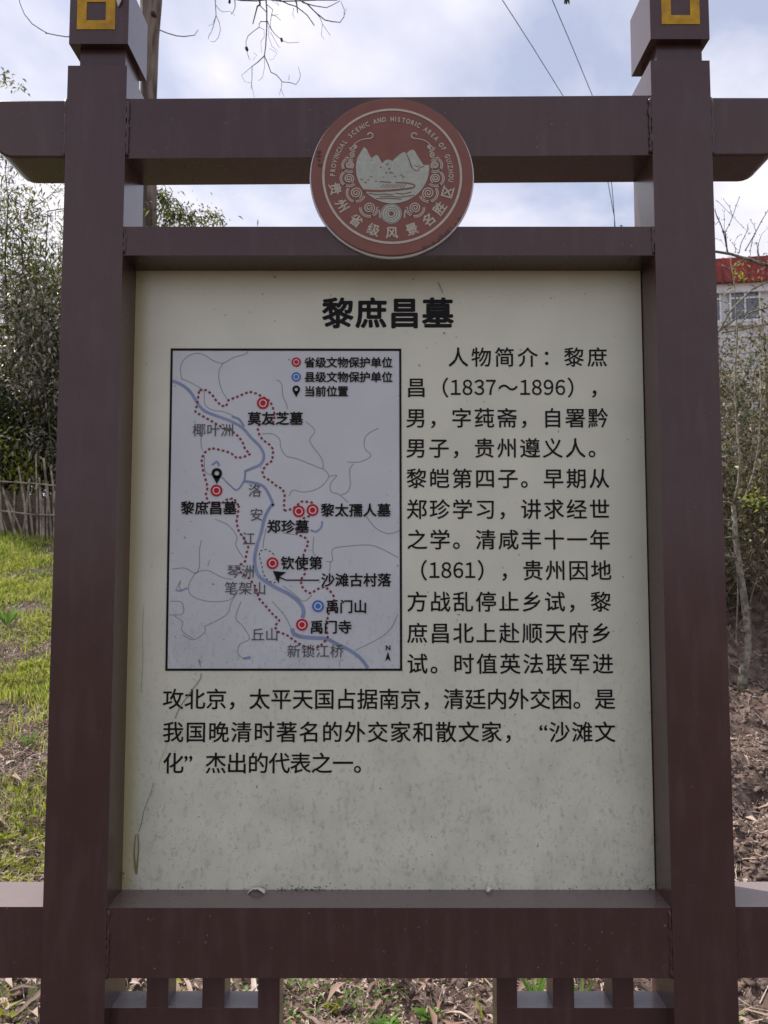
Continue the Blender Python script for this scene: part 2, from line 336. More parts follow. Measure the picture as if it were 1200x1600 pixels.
bbox('side_rail', xo1, 1.35, 0.004, D, zs0, Z(1417, 0.004), M['sunlit_dusty_paint'], sign, bev=0.007)
for xe in (-1.46, 1.35): bbox('end_post', xe, xe + 0.11, 0, D, -0.15, zs1 + 0.09, P, sign, bev=0.0065)
# welds: lumpy beads where the beams meet the posts
def weld(x, z0, z1, y, seed):
    r_ = random.Random(seed); mb = MB(); n = max(6, int((z1-z0)/0.006)); pts = []; ra = []
    for i in range(n+1):
        pts.append((x + r_.uniform(-0.0012, 0.0012), y + r_.uniform(-0.0006, 0.0006), z0 + (z1-z0)*i/n)); ra.append(0.0030 + r_.uniform(-0.0011, 0.0016))
    mb.tube(pts, ra, 7); mb.build('weld_seam', P, sign, True)
for k, (x, za, zb_) in enumerate([(xi0+0.002, zb0+0.004, zt0-0.006), (xi1-0.002, zb1+0.004, zt1-0.006), (xi0+0.002, Z(398)+.003, Z(353)-.003), (xi1-0.002, Z(398)+.003, Z(353)-.003),
                                  (xi0+0.002, zs0, zs1-.004), (xi1-0.002, zs0, zs1-.004), (xo0-0.002, Z(243), Z(155)), (xo1+0.002, Z(240), Z(151))]):
    weld(x, za, zb_, 0.0030, k)
# lattices under the lower rail
yl0, yl1 = 0.034, 0.088
zr1 = Z(1575, yl0)
for bars, xa, xb in (((229, 263), (316, 351), (403, 437)), xi0, None), (((776, 808), (864, 897), (957, 990)), None, xi1):
    lat_x0 = xa if xa is not None else X(bars[0][0], 1550, yl0); lat_x1 = xb if xb is not None else X(bars[-1][1], 1550, yl0)
    lat = bbox('lattice', lat_x0, lat_x1, yl0, yl1, zr1 - 0.042, zr1, M['sunlit_dusty_paint'], sign, bev=0.002)
    bbox('lattice_rail', lat_x0, lat_x1, yl0, yl1, zr1 - 0.155, zr1 - 0.113, P, lat, bev=0.002)
    for a, b in bars:
        bbox('lattice_bar', X(a, 1550, yl0), X(b, 1550, yl0), yl0 + 0.0005, yl1 - 0.0005, zr1 - 0.001, zs0 + 0.002, P, lat, bev=0.002)
        bbox('lattice_bar', X(a, 1550, yl0), X(b, 1550, yl0), yl0 + 0.0005, yl1 - 0.0005, zr1 - 0.114, zr1 - 0.041, P, lat, bev=0.002)
# the board
YB = 0.078
bx0, bx1 = X(204.2, 800, YB), X(1009.5, 800, YB); bz0, bz1 = Z(1396.5, YB), Z(419.5, YB)
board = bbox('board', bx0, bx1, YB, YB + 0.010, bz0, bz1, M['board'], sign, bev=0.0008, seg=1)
bbox('backing_panel', xi0 - 0.001, xi1 + 0.001, YB + 0.012, YB + 0.020, zs1 - 0.002, Z(398) + 0.002, M['black'], sign, bev=0)
mb = MB()   # curled protective edge of the board at its upper left corner
# ---------------------------------------------------------------- lettering
_cu = bpy.data.curves.new('glyph', 'FONT'); _cu.resolution_u = 3; _to = bpy.data.objects.new('glyph', _cu); C.objects.link(_to)
_gl = {}
def glyph(ch, off=0.0):
    k = (ch, off)
    if k not in _gl:
        _cu.body = ch; _cu.size = 1; _cu.offset = 0; bpy.context.view_layer.update()
        e = _to.evaluated_get(bpy.context.evaluated_depsgraph_get()); me = e.to_mesh()
        _gl[k] = ([(v.co.x, v.co.y) for v in me.vertices], [tuple(p.vertices) for p in me.polygons]); e.to_mesh_clear()
    return _gl[k]
HALF = set('0123456789')
def bold(off):
    """shifts (x, z, lift) that thicken a glyph by overprinting it"""
    if off < 0.008: return [(0, 0, 0)]
    n = 8; out = [(off*math.cos(2*math.pi*i/n), off*math.sin(2*math.pi*i/n), i*6e-6) for i in range(n)]
    if off > 0.03: out += [(off*.45*math.cos(2*math.pi*i/4), off*.45*math.sin(2*math.pi*i/4), (n+i)*6e-6) for i in range(4)]
    return out
def letters(text, px0, px1, pyc, em_px, name, m, off=0.0, lift=0.0008, parent=None, xs=1.0, vertical=None):
    """one line of print on the board: text runs from px0 to px1 with its middle on row pyc"""
    mb = MB(); w = [0.525 if c in HALF else 1.0 for c in text]; pitch = (px1 - px0) / sum(w); x = px0
    for c, wi in zip(text, w):
        V, Fc = glyph(chr(0xFF10 + int(c)) if c in HALF else c, off); cell = pitch * wi
        if c in HALF: ox = 0.5 - (min(v[0] for v in V) + max(v[0] for v in V)) / 2
        elif c == '“': ox = 0.5 + 0.30 - (min(v[0] for v in V) + max(v[0] for v in V)) / 2
        elif c == '：': ox = 0.30 - 0.25
        elif ord(c) < 128: ox = 0.5 - (min(v[0] for v in V) + max(v[0] for v in V)) / 2
        else: ox = 0.0
        cxp = x + cell / 2; yc = 0.380
        sy = 0.97 if c in HALF else 1.0
        c0 = at(cxp, pyc, YB); u = em_px * (at(601, pyc, YB)[0] - at(600, pyc, YB)[0])
        if c in HALF: yc = 0.36
        sxx = xs * (0.86 if c in HALF else 1.0)
        for bx_, by_, bl in bold(off): mb.add([(c0[0] + (vx + ox + bx_ - 0.5) * u * sxx, YB - lift - bl, c0[2] + (vy + by_ - yc) * u * sy) for vx, vy in V], Fc)
        x += cell
    return tag(mb.build(name, m, parent or board), kind='stuff')
letters('黎庶昌墓', 502, 710, 489, 50.5, 'title_lettering', M['ink'], off=0.028)
BODY = [('人物简介：黎庶', 698, 951, 558), ('昌（1837～1896），', 633, 954.5, 605.5), ('男，字莼斋，自署黔', 632.5, 952, 653), ('男子，贵州遵义人。', 632.5, 952.5, 700),
        ('黎皑第四子。早期从', 633, 954, 747.5), ('郑珍学习，讲求经世', 633.5, 954.5, 795.5), ('之学。清咸丰十一年', 634, 955, 843), ('（1861），贵州因地', 634, 957, 891),
        ('方战乱停止乡试，黎', 634, 956.5, 940), ('庶昌北上赴顺天府乡', 634, 957.5, 989), ('试。时值英法联军进', 634, 960, 1037),
        ('攻北京，太平天国占据南京，清廷内外交困。是', 254, 962, 1092), ('我国晚清时著名的外交家和散文家，“沙滩文', 253, 963, 1143.5), ('化”杰出的代表之一。', 254.5, 585.5, 1192)]
for t, a, b, y in BODY: letters(t, a, b, y, 32.6 + (y - 558) * 0.0022, 'text_line', M['ink'], off=0.010)
# ---------------------------------------------------------------- the map
def BP(px, py, lift): p = at(px, py, YB); return (float(p[0]), YB - lift, float(p[2]))
def rib(mb, pts, wpx, lift, smooth=True, closed=False):
    """flat printed line of a given width along a polyline"""
    P_ = [np.array(p, float) for p in pts]
    if smooth and len(P_) > 2:
        Q = []; n = len(P_)
        for i in range(n - 1):
            p0, p1, p2, p3 = P_[max(i-1, 0)], P_[i], P_[i+1], P_[min(i+2, n-1)]
            for t in (0, .25, .5, .75): Q.append(0.5*((2*p1)+(-p0+p2)*t+(2*p0-5*p1+4*p2-p3)*t*t+(-p0+3*p1-3*p2+p3)*t**3))
        P_ = Q + [P_[-1]]
    n = len(P_); V = []
    for i, p in enumerate(P_):
        t = P_[min(i+1, n-1)] - P_[max(i-1, 0)]; t = t / (np.linalg.norm(t) + 1e-9); w = (wpx[0] + (wpx[1]-wpx[0])*i/(n-1)) if isinstance(wpx, tuple) else wpx
        nrm = np.array([-t[1], t[0]]) * w / 2; V += [BP(*(p + nrm), lift), BP(*(p - nrm), lift)]
    mb.add(V, [(2*i, 2*i+1, 2*i+3, 2*i+2) for i in range(n-1)])
def ringpx(mb, cx, cy, r0, r1, lift, n=28):
    V = []
    for k in range(n):
        a = 2*math.pi*k/n; V += [BP(cx+r0*math.cos(a), cy+r0*math.sin(a), lift), BP(cx+r1*math.cos(a), cy+r1*math.sin(a), lift)]
    mb.add(V, [(2*k, 2*k+1, (2*k+3) % (2*n), (2*k+2) % (2*n)) for k in range(n)])
def dotpx(mb, cx, cy, r, lift, n=24): mb.quad([BP(cx+r*math.cos(2*math.pi*k/n), cy-r*math.sin(2*math.pi*k/n), lift) for k in range(n)][::-1])
mp4 = [(267, 544.5), (627, 545), (628.5, 1048), (258.5, 1048)]
mb = MB(); mb.quad([BP(*mp4[i], 0.0004) for i in (3, 2, 1, 0)]); mb.build('map_print', M['map'], board)
mb = MB(); o_ = mp4; i_ = [(270.3, 548.0), (623.7, 548.5), (625.0, 1044.5), (262.0, 1044.5)]
V = [BP(*p, 0.0012) for p in o_ + i_]; mb.add(V, [(0, 1, 5, 4), (1, 2, 6, 5), (2, 3, 7, 6), (3, 0, 4, 7)]); mb.build('map_border', M['ink'], board)
A4 = lambda L_: [(250 + x/3.077, 530 + y/3.077) for x, y in L_]
A5 = lambda L_: [(250 + x/3.077, 790 + y/3.077) for x, y in L_]
roads = MB()
for L_ in (A4([(105,195),(100,130),(130,85),(180,68),(220,80),(260,105),(305,115),(350,90),(415,70),(422,52)]), A4([(305,115),(285,150),(285,200),(300,250),(325,290)]),
           A4([(105,190),(160,215),(210,250),(215,310),(250,340),(310,350),(380,385),(400,420)]), A4([(560,195),(585,215),(590,270),(608,310),(612,335)]),
           A4([(700,395),(745,440),(720,490),(775,570),(782,620),(735,605),(660,575),(605,560),(580,515),(575,480),(540,455),(490,455)]),
           A4([(782,620),(812,660),(765,715),(690,735),(640,725),(620,755)]), A4([(812,660),(850,655),(820,695),(825,735),(860,745),(905,785)]),
           A4([(1050,428),(990,465),(985,525),(1015,560),(960,590),(900,590)]), A4([(930,600),(912,630),(915,700),(900,735),(870,748)]),
           A4([(200,460),(197,500),(205,535)]), A4([(215,560),(220,640),(290,660),(330,700),(370,725)]),
           A5([(265,65),(330,95),(370,150),(365,190),(400,250)]), A5([(200,165),(190,215),(190,290),(170,325),(120,300),(60,305)]), A5([(170,325),(225,310),(300,345),(350,355)]),
           A5([(170,325),(140,380),(150,430),(230,460),(330,455),(365,420),(400,380)]), A5([(80,400),(100,360),(95,400),(135,400)]), A5([(45,525),(110,520),(105,465),(50,460)]),
           A5([(70,530),(110,560),(105,600),(160,640)]), A5([(215,580),(320,525),(340,470),(365,430)]), A5([(215,580),(215,610),(160,645),(110,620)]),
           A5([(390,460),(365,540),(400,580),(430,640),(385,665),(375,710),(400,735)]), A5([(540,460),(600,530),(635,600),(640,630)]),
           A5([(740,150),(735,215),(745,240)]), A5([(800,268),(830,265),(830,210),(900,195),(1010,190),(1080,215),(1145,250)]), A5([(820,270),(815,320)]),
           A5([(990,50),(1040,110),(1100,135),(1150,120)]), A5([(1145,520),(1110,590),(1050,640),(940,695)]), A5([(510,110),(500,160),(495,205)]),
           A5([(590,385),(640,420),(690,460),(730,430)]), A5([(870,735),(860,770)]), A5([(230,290),(240,260)]), A5([(590,130),(650,140)])):
    rib(roads, L_, 1.15, 0.0008)
tag(roads.build('map_road', M['road'], board), kind='stuff')
mb = MB()
rib(mb, A4([(60,200),(110,222),(150,258),(182,310),(215,345),(270,368),(330,390),(395,425),(440,475),(480,515),(500,560),(485,600),(440,622),(410,635)]), (4.6, 4.2), 0.0009)
rib(mb, A4([(345,372),(380,385),(405,420)]), 3.4, 0.0010)
rib(mb, A4([(410,632),(405,680),(370,725),(335,700),(300,665)]), (3.4, 1.6), 0.0010)
rib(mb, A4([(403,683),(450,690),(500,710),(530,760),(545,800)]) + A5([(535,0),(505,55),(488,125),(465,200),(455,265),(470,330),(510,365),(560,395),(620,425),(665,460),(690,500),(685,540)]), (4.0, 6.2), 0.0009)
rib(mb, A5([(635,590),(645,615),(680,630),(740,636),(800,640),(850,665),(920,700),(965,735),(1000,780)]), (6.4, 5.0), 0.0009)
rib(mb, A5([(780,75),(775,105),(750,125),(725,118)]), 3.0, 0.0010); rib(mb, A5([(400,735),(435,730)]), (3, 5), 0.0010); rib(mb, A5([(75,405),(100,410),(130,395)]), 2.5, 0.0010)
rib(mb, A5([(690,255),(700,270)]), 2.5, 0.0011); rib(mb, A4([(250,605),(275,590),(285,610)]), 3.2, 0.0010)
tag(mb.build('map_river', M['river'], board), kind='stuff')
route = [A4([(190,245),(225,245),(250,265),(270,295),(295,320),(318,323),(330,292),(365,280),(400,265),(430,252),(465,262),(490,275),(530,298),(545,335),(552,365),(548,398),(480,408),(470,430),(478,460),(495,485),(525,505),(545,530),(540,585),(510,605),(492,635),(500,662),(530,680),(560,705),(590,720),(600,750),(597,790),(597,822)]),
         A4([(597,825),(640,815),(680,780),(715,782),(745,790)]), A5([(720,50),(690,60),(655,90),(655,135),(700,155),(715,180),(700,210),(690,235),(692,280),(698,325),(678,355),(680,385),(700,410),(725,422),(760,400),(790,390),(815,405),(838,440),(835,480),(812,515),(805,545),(800,600),(810,625),(795,650),(770,675),(735,690),(690,675),(655,655),(610,622),(565,605),(552,580),(575,550),(545,525),(515,490),(475,445),(460,390),(430,350),(400,330),(380,312),(385,285),(410,268),(415,235),(425,200),(408,165),(378,120),(368,80),(375,40),(380,0)]),
         A4([(378,800),(355,765),(322,770),(290,795),(235,785),(220,750),(230,710),(215,660),(205,620),(200,575),(215,545),(245,523),(280,530),(320,540),(345,550),(370,572),(405,565),(435,552),(410,530),(400,500),(380,470),(350,445),(300,425),(250,395),(215,375),(170,350),(180,310),(185,270),(190,245)])]
def dashes(mb, L_, on, gap, w, lift):
    P_ = [np.array(p) for p in L_]; s = 0.0; per = on + gap; segs = []; acc = 0.0; cur = None
    for a, b in zip(P_, P_[1:]):
        ln = np.linalg.norm(b - a); t = 0.0
        while t < ln:
            ph = acc % per
            stepd = (on - ph) if ph < on else (per - ph)
            stepd = min(stepd + 1e-6, ln - t)
            p0 = a + (b-a)*t/ln; p1 = a + (b-a)*(t+stepd)/ln
            if ph < on: rib(mb, [p0, p1], w, lift, smooth=False)
            t += stepd; acc += stepd
mb = MB()
for L_ in route: dashes(mb, L_, 4.1, 3.5, 3.3, 0.0013)
tag(mb.build('map_boundary', M['darkred'], board), kind='stuff')
mb = MB(); dashes(mb, A5([(560,345),(552,372),(520,362),(498,330),(488,280),(477,240),(483,217),(510,210),(540,225),(550,240)]), 4, 3.0, 1.4, 0.0013); tag(mb.build('map_village_outline', M['greyink'], board), kind='stuff')
for x, y, c in ((411, 630, 'redink'), (338.5, 766.5, 'redink'), (467, 799, 'redink'), (488.5, 797, 'redink'), (426, 880, 'redink'), (472, 976, 'redink'), (497, 947, 'blueink')):
    mb = MB(); ringpx(mb, x, y, 6.0, 9.3, 0.0018); dotpx(mb, x, y, 4.4, 0.0018); mk = mb.build('map_marker', M[c], board)
mb = MB()
for x, y in ((411, 630), (338.5, 766.5), (467, 799), (488.5, 797), (426, 880), (472, 976), (497, 947)): dotpx(mb, x, y, 6.4, 0.0015)
for x, y in ((463, 566), (463, 589)): dotpx(mb, x, y, 4.9, 0.0015)
tag(mb.build('marker_white', M['white'], board), kind='stuff')
for x, y, c in ((463, 566, 'redink'), (463, 589, 'blueink')):
    mb = MB(); ringpx(mb, x, y, 4.5, 7.3, 0.0018); dotpx(mb, x, y, 3.3, 0.0018); mb.build('legend_marker', M[c], board)
def pin(x, y, r):
    mb = MB(); ringpx(mb, x, y, r*0.45, r, 0.0019)
    mb.quad([BP(x - r*0.82, y + r*0.50, 0.0019), BP(x, y + r*2.05, 0.0019), BP(x + r*0.82, y + r*0.50, 0.0019), BP(x + 0.0, y + r*0.60, 0.0019)])
    return mb.build('map_pin', M['ink'], board)
pin(339, 739.5, 8.2); pin(463, 608.5, 6.0)
for t, a, b, y, em, c, off, vert in (('省级文物保护单位', 475.5, 613.5, 566.5, 17.6, 'ink', .022, 0), ('县级文物保护单位', 475.5, 613.5, 589.3, 17.6, 'ink', .022, 0), ('当前位置', 475.5, 544.5, 611.5, 17.6, 'ink', .022, 0),
        ('莫友芝墓', 387, 474, 654, 21.8, 'ink', .022, 0), ('椰叶洲', 300.5, 366.5, 672, 21.5, 'greyink', .004, 0), ('洛', 387.5, 409.5, 766.5, 21.5, 'greyink', .004, 0), ('安', 390, 412, 804, 21.5, 'greyink', .004, 0),
        ('江', 378, 400, 841.5, 21.5, 'greyink', .004, 0), ('黎庶昌墓', 282.5, 370.5, 793.5, 21.8, 'ink', .022, 0), ('黎太孺人墓', 501, 611, 797, 21.8, 'ink', .022, 0), ('郑珍墓', 417, 483.5, 822.5, 21.8, 'ink', .022, 0),
        ('钦使第', 438.5, 504.5, 879.5, 21.8, 'ink', .022, 0), ('沙滩古村落', 501.5, 611.5, 906, 21.8, 'ink', .022, 0), ('琴洲', 354.5, 398.5, 892.5, 21.8, 'greyink', .004, 0), ('笔架山', 350.5, 417, 919, 21.8, 'greyink', .004, 0),
        ('禹门山', 508.5, 574, 947.5, 21.8, 'ink', .022, 0), ('禹门寺', 484, 550, 979.5, 21.8, 'ink', .022, 0), ('丘山', 392, 436, 991, 21.8, 'greyink', .004, 0), ('新锁江桥', 448, 537.5, 1017, 21.8, 'greyink', .004, 0),
        ('N', 602, 611, 1011.5, 10.5, 'ink', .03, 0)):
    letters(t, a, b, y, em, 'map_label', M[c], off=off, lift=0.0022)
mb = MB(); mb.quad([BP(606.2, 1018, .002), BP(601.8, 1033, .002), BP(606.2, 1029, .002)]); mb.quad([BP(606.2, 1018, .002), BP(606.2, 1029, .002), BP(610.6, 1033, .002)]); mb.build('north_arrow', M['ink'], board)
mb = MB(); rib(mb, [(499, 906.5), (447, 906.3), (437, 902)], 2.0, .0021, False)
mb.quad([BP(426.5, 892, .0021), BP(435.5, 912, .0021), BP(437.5, 901, .0021)]); mb.quad([BP(426.5, 892, .0021), BP(437.5, 901, .0021), BP(447.5, 894, .0021)]); mb.build('map_arrow', M['ink'], board)
# marks of age on the board
mb = MB(); cr_ = [(314, 1052), (314.5, 1058), (309, 1067), (302, 1076), (295, 1086), (286, 1098), (279, 1110), (274, 1122)]; rib(mb, cr_, 1.1, .0026)
rib(mb, [(262, 1160), (257, 1176), (251, 1188), (248, 1203)], .35, .0026); rib(mb, [(240, 1222), (236, 1240), (233, 1247), (227, 1262), (224, 1272), (222, 1285), (217, 1300)], (0.5, .9), .0026)
rib(mb, [(684, 441), (688, 449), (692, 459)], 1.0, .0026); rib(mb, [(314, 1036), (311, 1030), (314, 1042)], .8, .0026)
rib(mb, [(225, 950), (223, 990), (224, 1030), (221, 1080)], 0.4, .0026); tag(mb.build('crack', M['crack'], board), kind='stuff')
mb = MB(); rib(mb, [(213, 1303), (210.5, 1325), (211, 1345), (214, 1365)], (1.2, 3.6), .0024); rib(mb, [(216, 1303), (217, 1322), (215.5, 1345), (214, 1362)], (1.6, 3.0), .0025)
rib(mb, [(193, 1362), (194, 1366)], 2.0, .0024); rib(mb, [(193, 1370), (194, 1372)], 2.0, .0024); tag(mb.build('brown_drip', M['rust'], board), kind='stuff')
mb = MB(); r_ = random.Random(5)
for k in range(420):      # specks and algae crumbs, thick along the bottom edge
    if k < 260: x = r_.choice([r_.gauss(470, 25), r_.uniform(192, 1024)]); y = 1394 - abs(r_.gauss(0, 4.5)); s_ = r_.uniform(0.5, 1.6)
    else: x = r_.uniform(215, 1005); y = r_.uniform(1060, 1390); s_ = r_.uniform(0.3, 0.8)
    n = 5; mb.quad([BP(x + s_*r_.uniform(.5, 1.3)*math.cos(2*math.pi*i/n), y - s_*r_.uniform(.5, 1.3)*math.sin(2*math.pi*i/n), .0028) for i in range(n)][::-1])
tag(mb.build('algae_speck', M['algae'], board), kind='stuff')
mb = MB()
for x, y, s_ in ((1015, 1388, 2.2), (1021, 1390, 2), (1006, 1391, 1.6), (1011, 1384, 1.2), (1022, 1381, 1.2), (646, 437, 1.4), (694, 521, 1.6), (222, 441, 1.0), (790, 650, 1.3), (985, 870, 1.0), (655, 571, 1.4), (215, 432, 1.0)):
    mb.quad([BP(x + s_*math.cos(2*math.pi*i/6)*1.2, y - s_*math.sin(2*math.pi*i/6)*.7, .0029) for i in range(6)][::-1])
tag(mb.build('chip', M['crack'], board), kind='stuff')
bpy.data.objects.remove(_to) if False else None
# ---------------------------------------------------------------- emblem
eY = -0.009
ec = at(612.3, 275.5, eY); U = float(at(613.3, 275.5, eY)[0] - ec[0])
def disc(name, r, y0, y1, m, parent, bev=0.0008):
    bm = bmesh.new(); bmesh.ops.create_cone(bm, cap_ends=True, segments=128, radius1=r, radius2=r, depth=y1 - y0)
    bmesh.ops.rotate(bm, verts=bm.verts, matrix=Matrix.Rotation(R(90), 3, 'X')); bmesh.ops.translate(bm, verts=bm.verts, vec=(ec[0], (y0+y1)/2, ec[2]))
    es = [e for e in bm.edges if e.calc_face_angle(0) > 1.0]
    if bev: bmesh.ops.bevel(bm, geom=es, offset=bev, segments=2, profile=0.5, affect='EDGES')
    me = bpy.data.meshes.new(name); bm.to_mesh(me); bm.free(); return link(name, me, m, parent)
emb = disc('emblem', 126.6*U, eY, eY + 0.006, M['disc'], sign)
disc('emblem_backing', 128.9*U, eY + 0.0061, eY + 0.0125, M['discback'], emb)
def EP(x, z, lift=0.0008): return (ec[0] + x*U, eY - lift, ec[2] + z*U)       # x right, z up, in 1/1180 of the view at the disc
def erib(mb, pts, w, lift=0.0008, n_=0):
    P_ = [np.array(p, float) for p in pts]; n = len(P_); V = []
    for i, p in enumerate(P_):
        t = P_[min(i+1, n-1)] - P_[max(i-1, 0)]; t = t/(np.linalg.norm(t)+1e-9); ww = w if not isinstance(w, tuple) else w[0]+(w[1]-w[0])*i/(n-1)
        nr = np.array([-t[1], t[0]])*ww/2; V += [EP(*(p-nr), lift), EP(*(p+nr), lift)]
    mb.add(V, [(2*i, 2*i+2, 2*i+3, 2*i+1)[::-1] for i in range(n-1)])
def arc(cx, cz, r, a0, a1, n=40): return [(cx+r*math.cos(R(a0+(a1-a0)*i/n)), cz+r*math.sin(R(a0+(a1-a0)*i/n))) for i in range(n+1)]
mb = MB(); erib(mb, arc(0.5, 0.5, 107.5, 0, 360, 128), 3.6); mb.build('emblem_ring', M['discpale'], emb)
def ring_text(text, radii, angles, em, name, off, inward, sx=1.0):
    mb = MB()
    for c, a in zip(text, angles):
        if c == ' ': continue
        V, Fc = glyph(c, off); mxx = (min(v[0] for v in V)+max(v[0] for v in V))/2; yc = 0.38 if ord(c) > 255 else 0.34
        rot = R(a - 90) if not inward else R(a + 90); px, pz = radii*math.cos(R(a)), radii*math.sin(R(a))
        for bx_, by_, bl in bold(off): mb.add([EP(px + ((vx+bx_-mxx)*sx*math.cos(rot) - (vy+by_-yc)*math.sin(rot))*em, pz + ((vx+bx_-mxx)*sx*math.sin(rot) + (vy+by_-yc)*math.cos(rot))*em, .0008+bl) for vx, vy in V], Fc)
    tag(mb.build(name, M['discpale'], emb), kind='stuff')
eng = 'PROVINCIAL SCENIC AND HISTORIC AREA OF GUIZHOU'
wd = [0.42 if c == 'I' else (0.75 if c == ' ' else 1.0) for c in eng]; tot = sum(wd); s_ = 0; ang = []
for w_ in wd: ang.append(181 - (s_ + w_/2)/tot*187.5); s_ += w_
ring_text(eng, 92.5, ang, 10.8, 'emblem_english_lettering', 0.03, False, 0.78)
ring_text('贵州省级风景名胜区', 90.5, [193, 211, 232, 251.5, 270, 290, 308.6, 325, 343.8], 20.0, 'emblem_chinese_lettering', 0.022, True)
S8 = lambda x, y: ((540 + x/8) - 612.3, 275.5 - (190 + y/8))
mb = MB(); mc = (1.0, 13.5); mr_ = 57.3
top = [S8(*p) for p in ((145,450),(185,380),(230,305),(262,335),(290,395),(325,455),(350,430),(385,408),(415,432),(435,480),(460,520),(490,482),(530,470),(560,475),(585,490),(620,455),(670,405),(730,370),(765,392),(790,362),(830,340),(862,352),(910,440),(975,540),(1045,540))]
a0 = math.degrees(math.atan2(top[-1][1]-mc[1], top[-1][0]-mc[0])); a1 = math.degrees(math.atan2(top[0][1]-mc[1], top[0][0]-mc[0]))
bot = arc(mc[0], mc[1], mr_, a0, a1 - 360, 60)
zm = mc[1] - 30
def circx(x): return mc[1] - math.sqrt(max(0, mr_**2 - (x-mc[0])**2))
tp = sorted(top, key=lambda p: p[0]); xs = np.linspace(mc[0]-mr_+0.05, mc[0]+mr_-0.05, 110); tx = [p[0] for p in tp]; tz = [p[1] for p in tp]
V = []
for x in xs:
    up_ = np.interp(x, tx, tz) if tx[0] <= x <= tx[-1] else mc[1] + math.sqrt(max(0, mr_**2-(x-mc[0])**2))*0.9
    up_ = min(up_, mc[1] + math.sqrt(max(0, mr_**2-(x-mc[0])**2)) + 14); V += [EP(x, circx(x)), EP(x, max(up_, circx(x)))]
mb.add(V, [(2*i, 2*i+2, 2*i+3, 2*i+1) for i in range(len(xs)-1)]); mb.build('emblem_mountains', M['discgrey'], emb)
mb = MB()
erib(mb, [S8(*p) for p in ((225,868),(290,872),(420,876),(550,870),(680,858),(770,846),(840,835),(868,815),(850,792),(780,775),(700,769),(620,768))], (3.4, 1.2), .0014)
erib(mb, [S8(*p) for p in ((570,766),(500,760),(430,755))], 1.4, .0014)
erib(mb, [S8(*p) for p in ((760,390),(790,460),(815,540),(840,590))], 1.3, .0014); erib(mb, [S8(*p) for p in ((840,590),(880,618),(905,615),(930,575),(985,555))], 0.9, .0014); erib(mb, [S8(*p) for p in ((855,545),(890,560),(930,550))], 0.7, .0014)
for L_ in (((290,905),(400,925),(480,915),(600,925)),((420,950),(540,945),(680,955),(860,930)),((380,975),(520,970),(700,980)),((620,905),(720,915),(820,890))): erib(mb, [S8(*p) for p in L_], 1.1, .0014)
for x in range(440, 730, 34): erib(mb, [S8(x, 838), S8(x + 40, 785)], 0.8, .0014)
for x, y in ((315,480),(520,530),(560,640),(585,645),(510,640),(620,690),(700,675),(720,695),(200,730),(285,735),(250,765),(320,690),(380,750),(470,700),(545,590),(440,575)):
    r_ = random.Random(x); erib(mb, [S8(x-14, y+r_.uniform(-6, 6)), S8(x+14, y+r_.uniform(-6, 6))], r_.uniform(.7, 1.6), .0014)
tag(mb.build('emblem_fine_lines', M['disc'], emb), kind='stuff')
# scrolls either side, hook ends and the round drum at the bottom
def zoom3(x, y): return ((470 + x/4.2857) - 612.3, 275.5 - (130 + y/4.2857))
def spiral(mb, cx, cz, r, a0, turns, w, sgn):
    n = int(26*turns); pts = []
    for i in range(n+1):
        t = i/n; rr = r*(0.12+0.88*t); a = R(a0) + sgn*2*math.pi*turns*t; pts.append((cx+rr*math.cos(a), cz+rr*math.sin(a)))
    erib(mb, pts, w)
for sgn in (-1, 1):
    mb = MB()
    def mx_(p): return (p[0] if sgn < 0 else 1.0 - p[0], p[1])
    for (x, y, r) in ((370, 740, 10.2), (458, 843, 9.8), (322, 640, 8.6), (326, 548, 7.0), (340, 475, 5.2), (362, 418, 3.6)):
        c = mx_(zoom3(x, y)); spiral(mb, c[0], c[1], r*.92, 90 + sgn*40, 2.3 if r > 6 else 1.5, 1.7, sgn)
        th = math.degrees(math.atan2(c[1]-2, c[0]-0.5))
        for q in (r + 2.6, r + 5.0):
            if r > 6: erib(mb, arc(c[0], c[1], q, th - 60*1, th + 60*1, 14), 1.5)
        tdir = th - 90*sgn
        for q in (r + 3.0, r + 5.6): erib(mb, arc(c[0], c[1], q*0.95, tdir - 42, tdir + 42, 12), 1.4)
    erib(mb, [mx_(zoom3(*p)) for p in ((515, 835), (528, 870), (530, 912))], 2.0)
    erib(mb, [mx_(zoom3(*p)) for p in ((340, 425), (365, 395), (395, 375), (430, 365), (465, 362), (482, 350), (482, 332), (468, 322), (452, 326), (447, 338))], (1.2, 2.2))
    tag(mb.build('emblem_scroll', M['discpale'], emb), kind='stuff')
mb = MB(); c = zoom3(606, 882)
for r, w in ((15.5, 1.2), (12.5, 3.2), (8.6, 3.0), (5.0, 2.4)): erib(mb, arc(c[0], c[1], r, 0, 360, 40), w)
mb.build('emblem_drum', M['discgrey'], emb)
mb = MB(); r_ = random.Random(3)
for a, rr in ((306, 124), (309, 122.5), (312, 124.5), (315, 124.5), (318, 123), (322, 125), (327, 125), (297, 124.5), (301, 124), (167, 117), (164, 119), (171, 114), (161, 121), (294, 125)):
    n = 8; s_ = r_.uniform(1.2, 3.0); cx, cz = rr*math.cos(R(a)), rr*math.sin(R(a))
    mb.quad([EP(cx + s_*r_.uniform(.6, 1.3)*math.cos(2*math.pi*i/n)*1.3, cz + s_*r_.uniform(.5, 1.2)*math.sin(2*math.pi*i/n), .0012) for i in range(n)])
tag(mb.build('worn_patch', M['paint'], emb), kind='stuff')
bpy.data.objects.remove(_to)

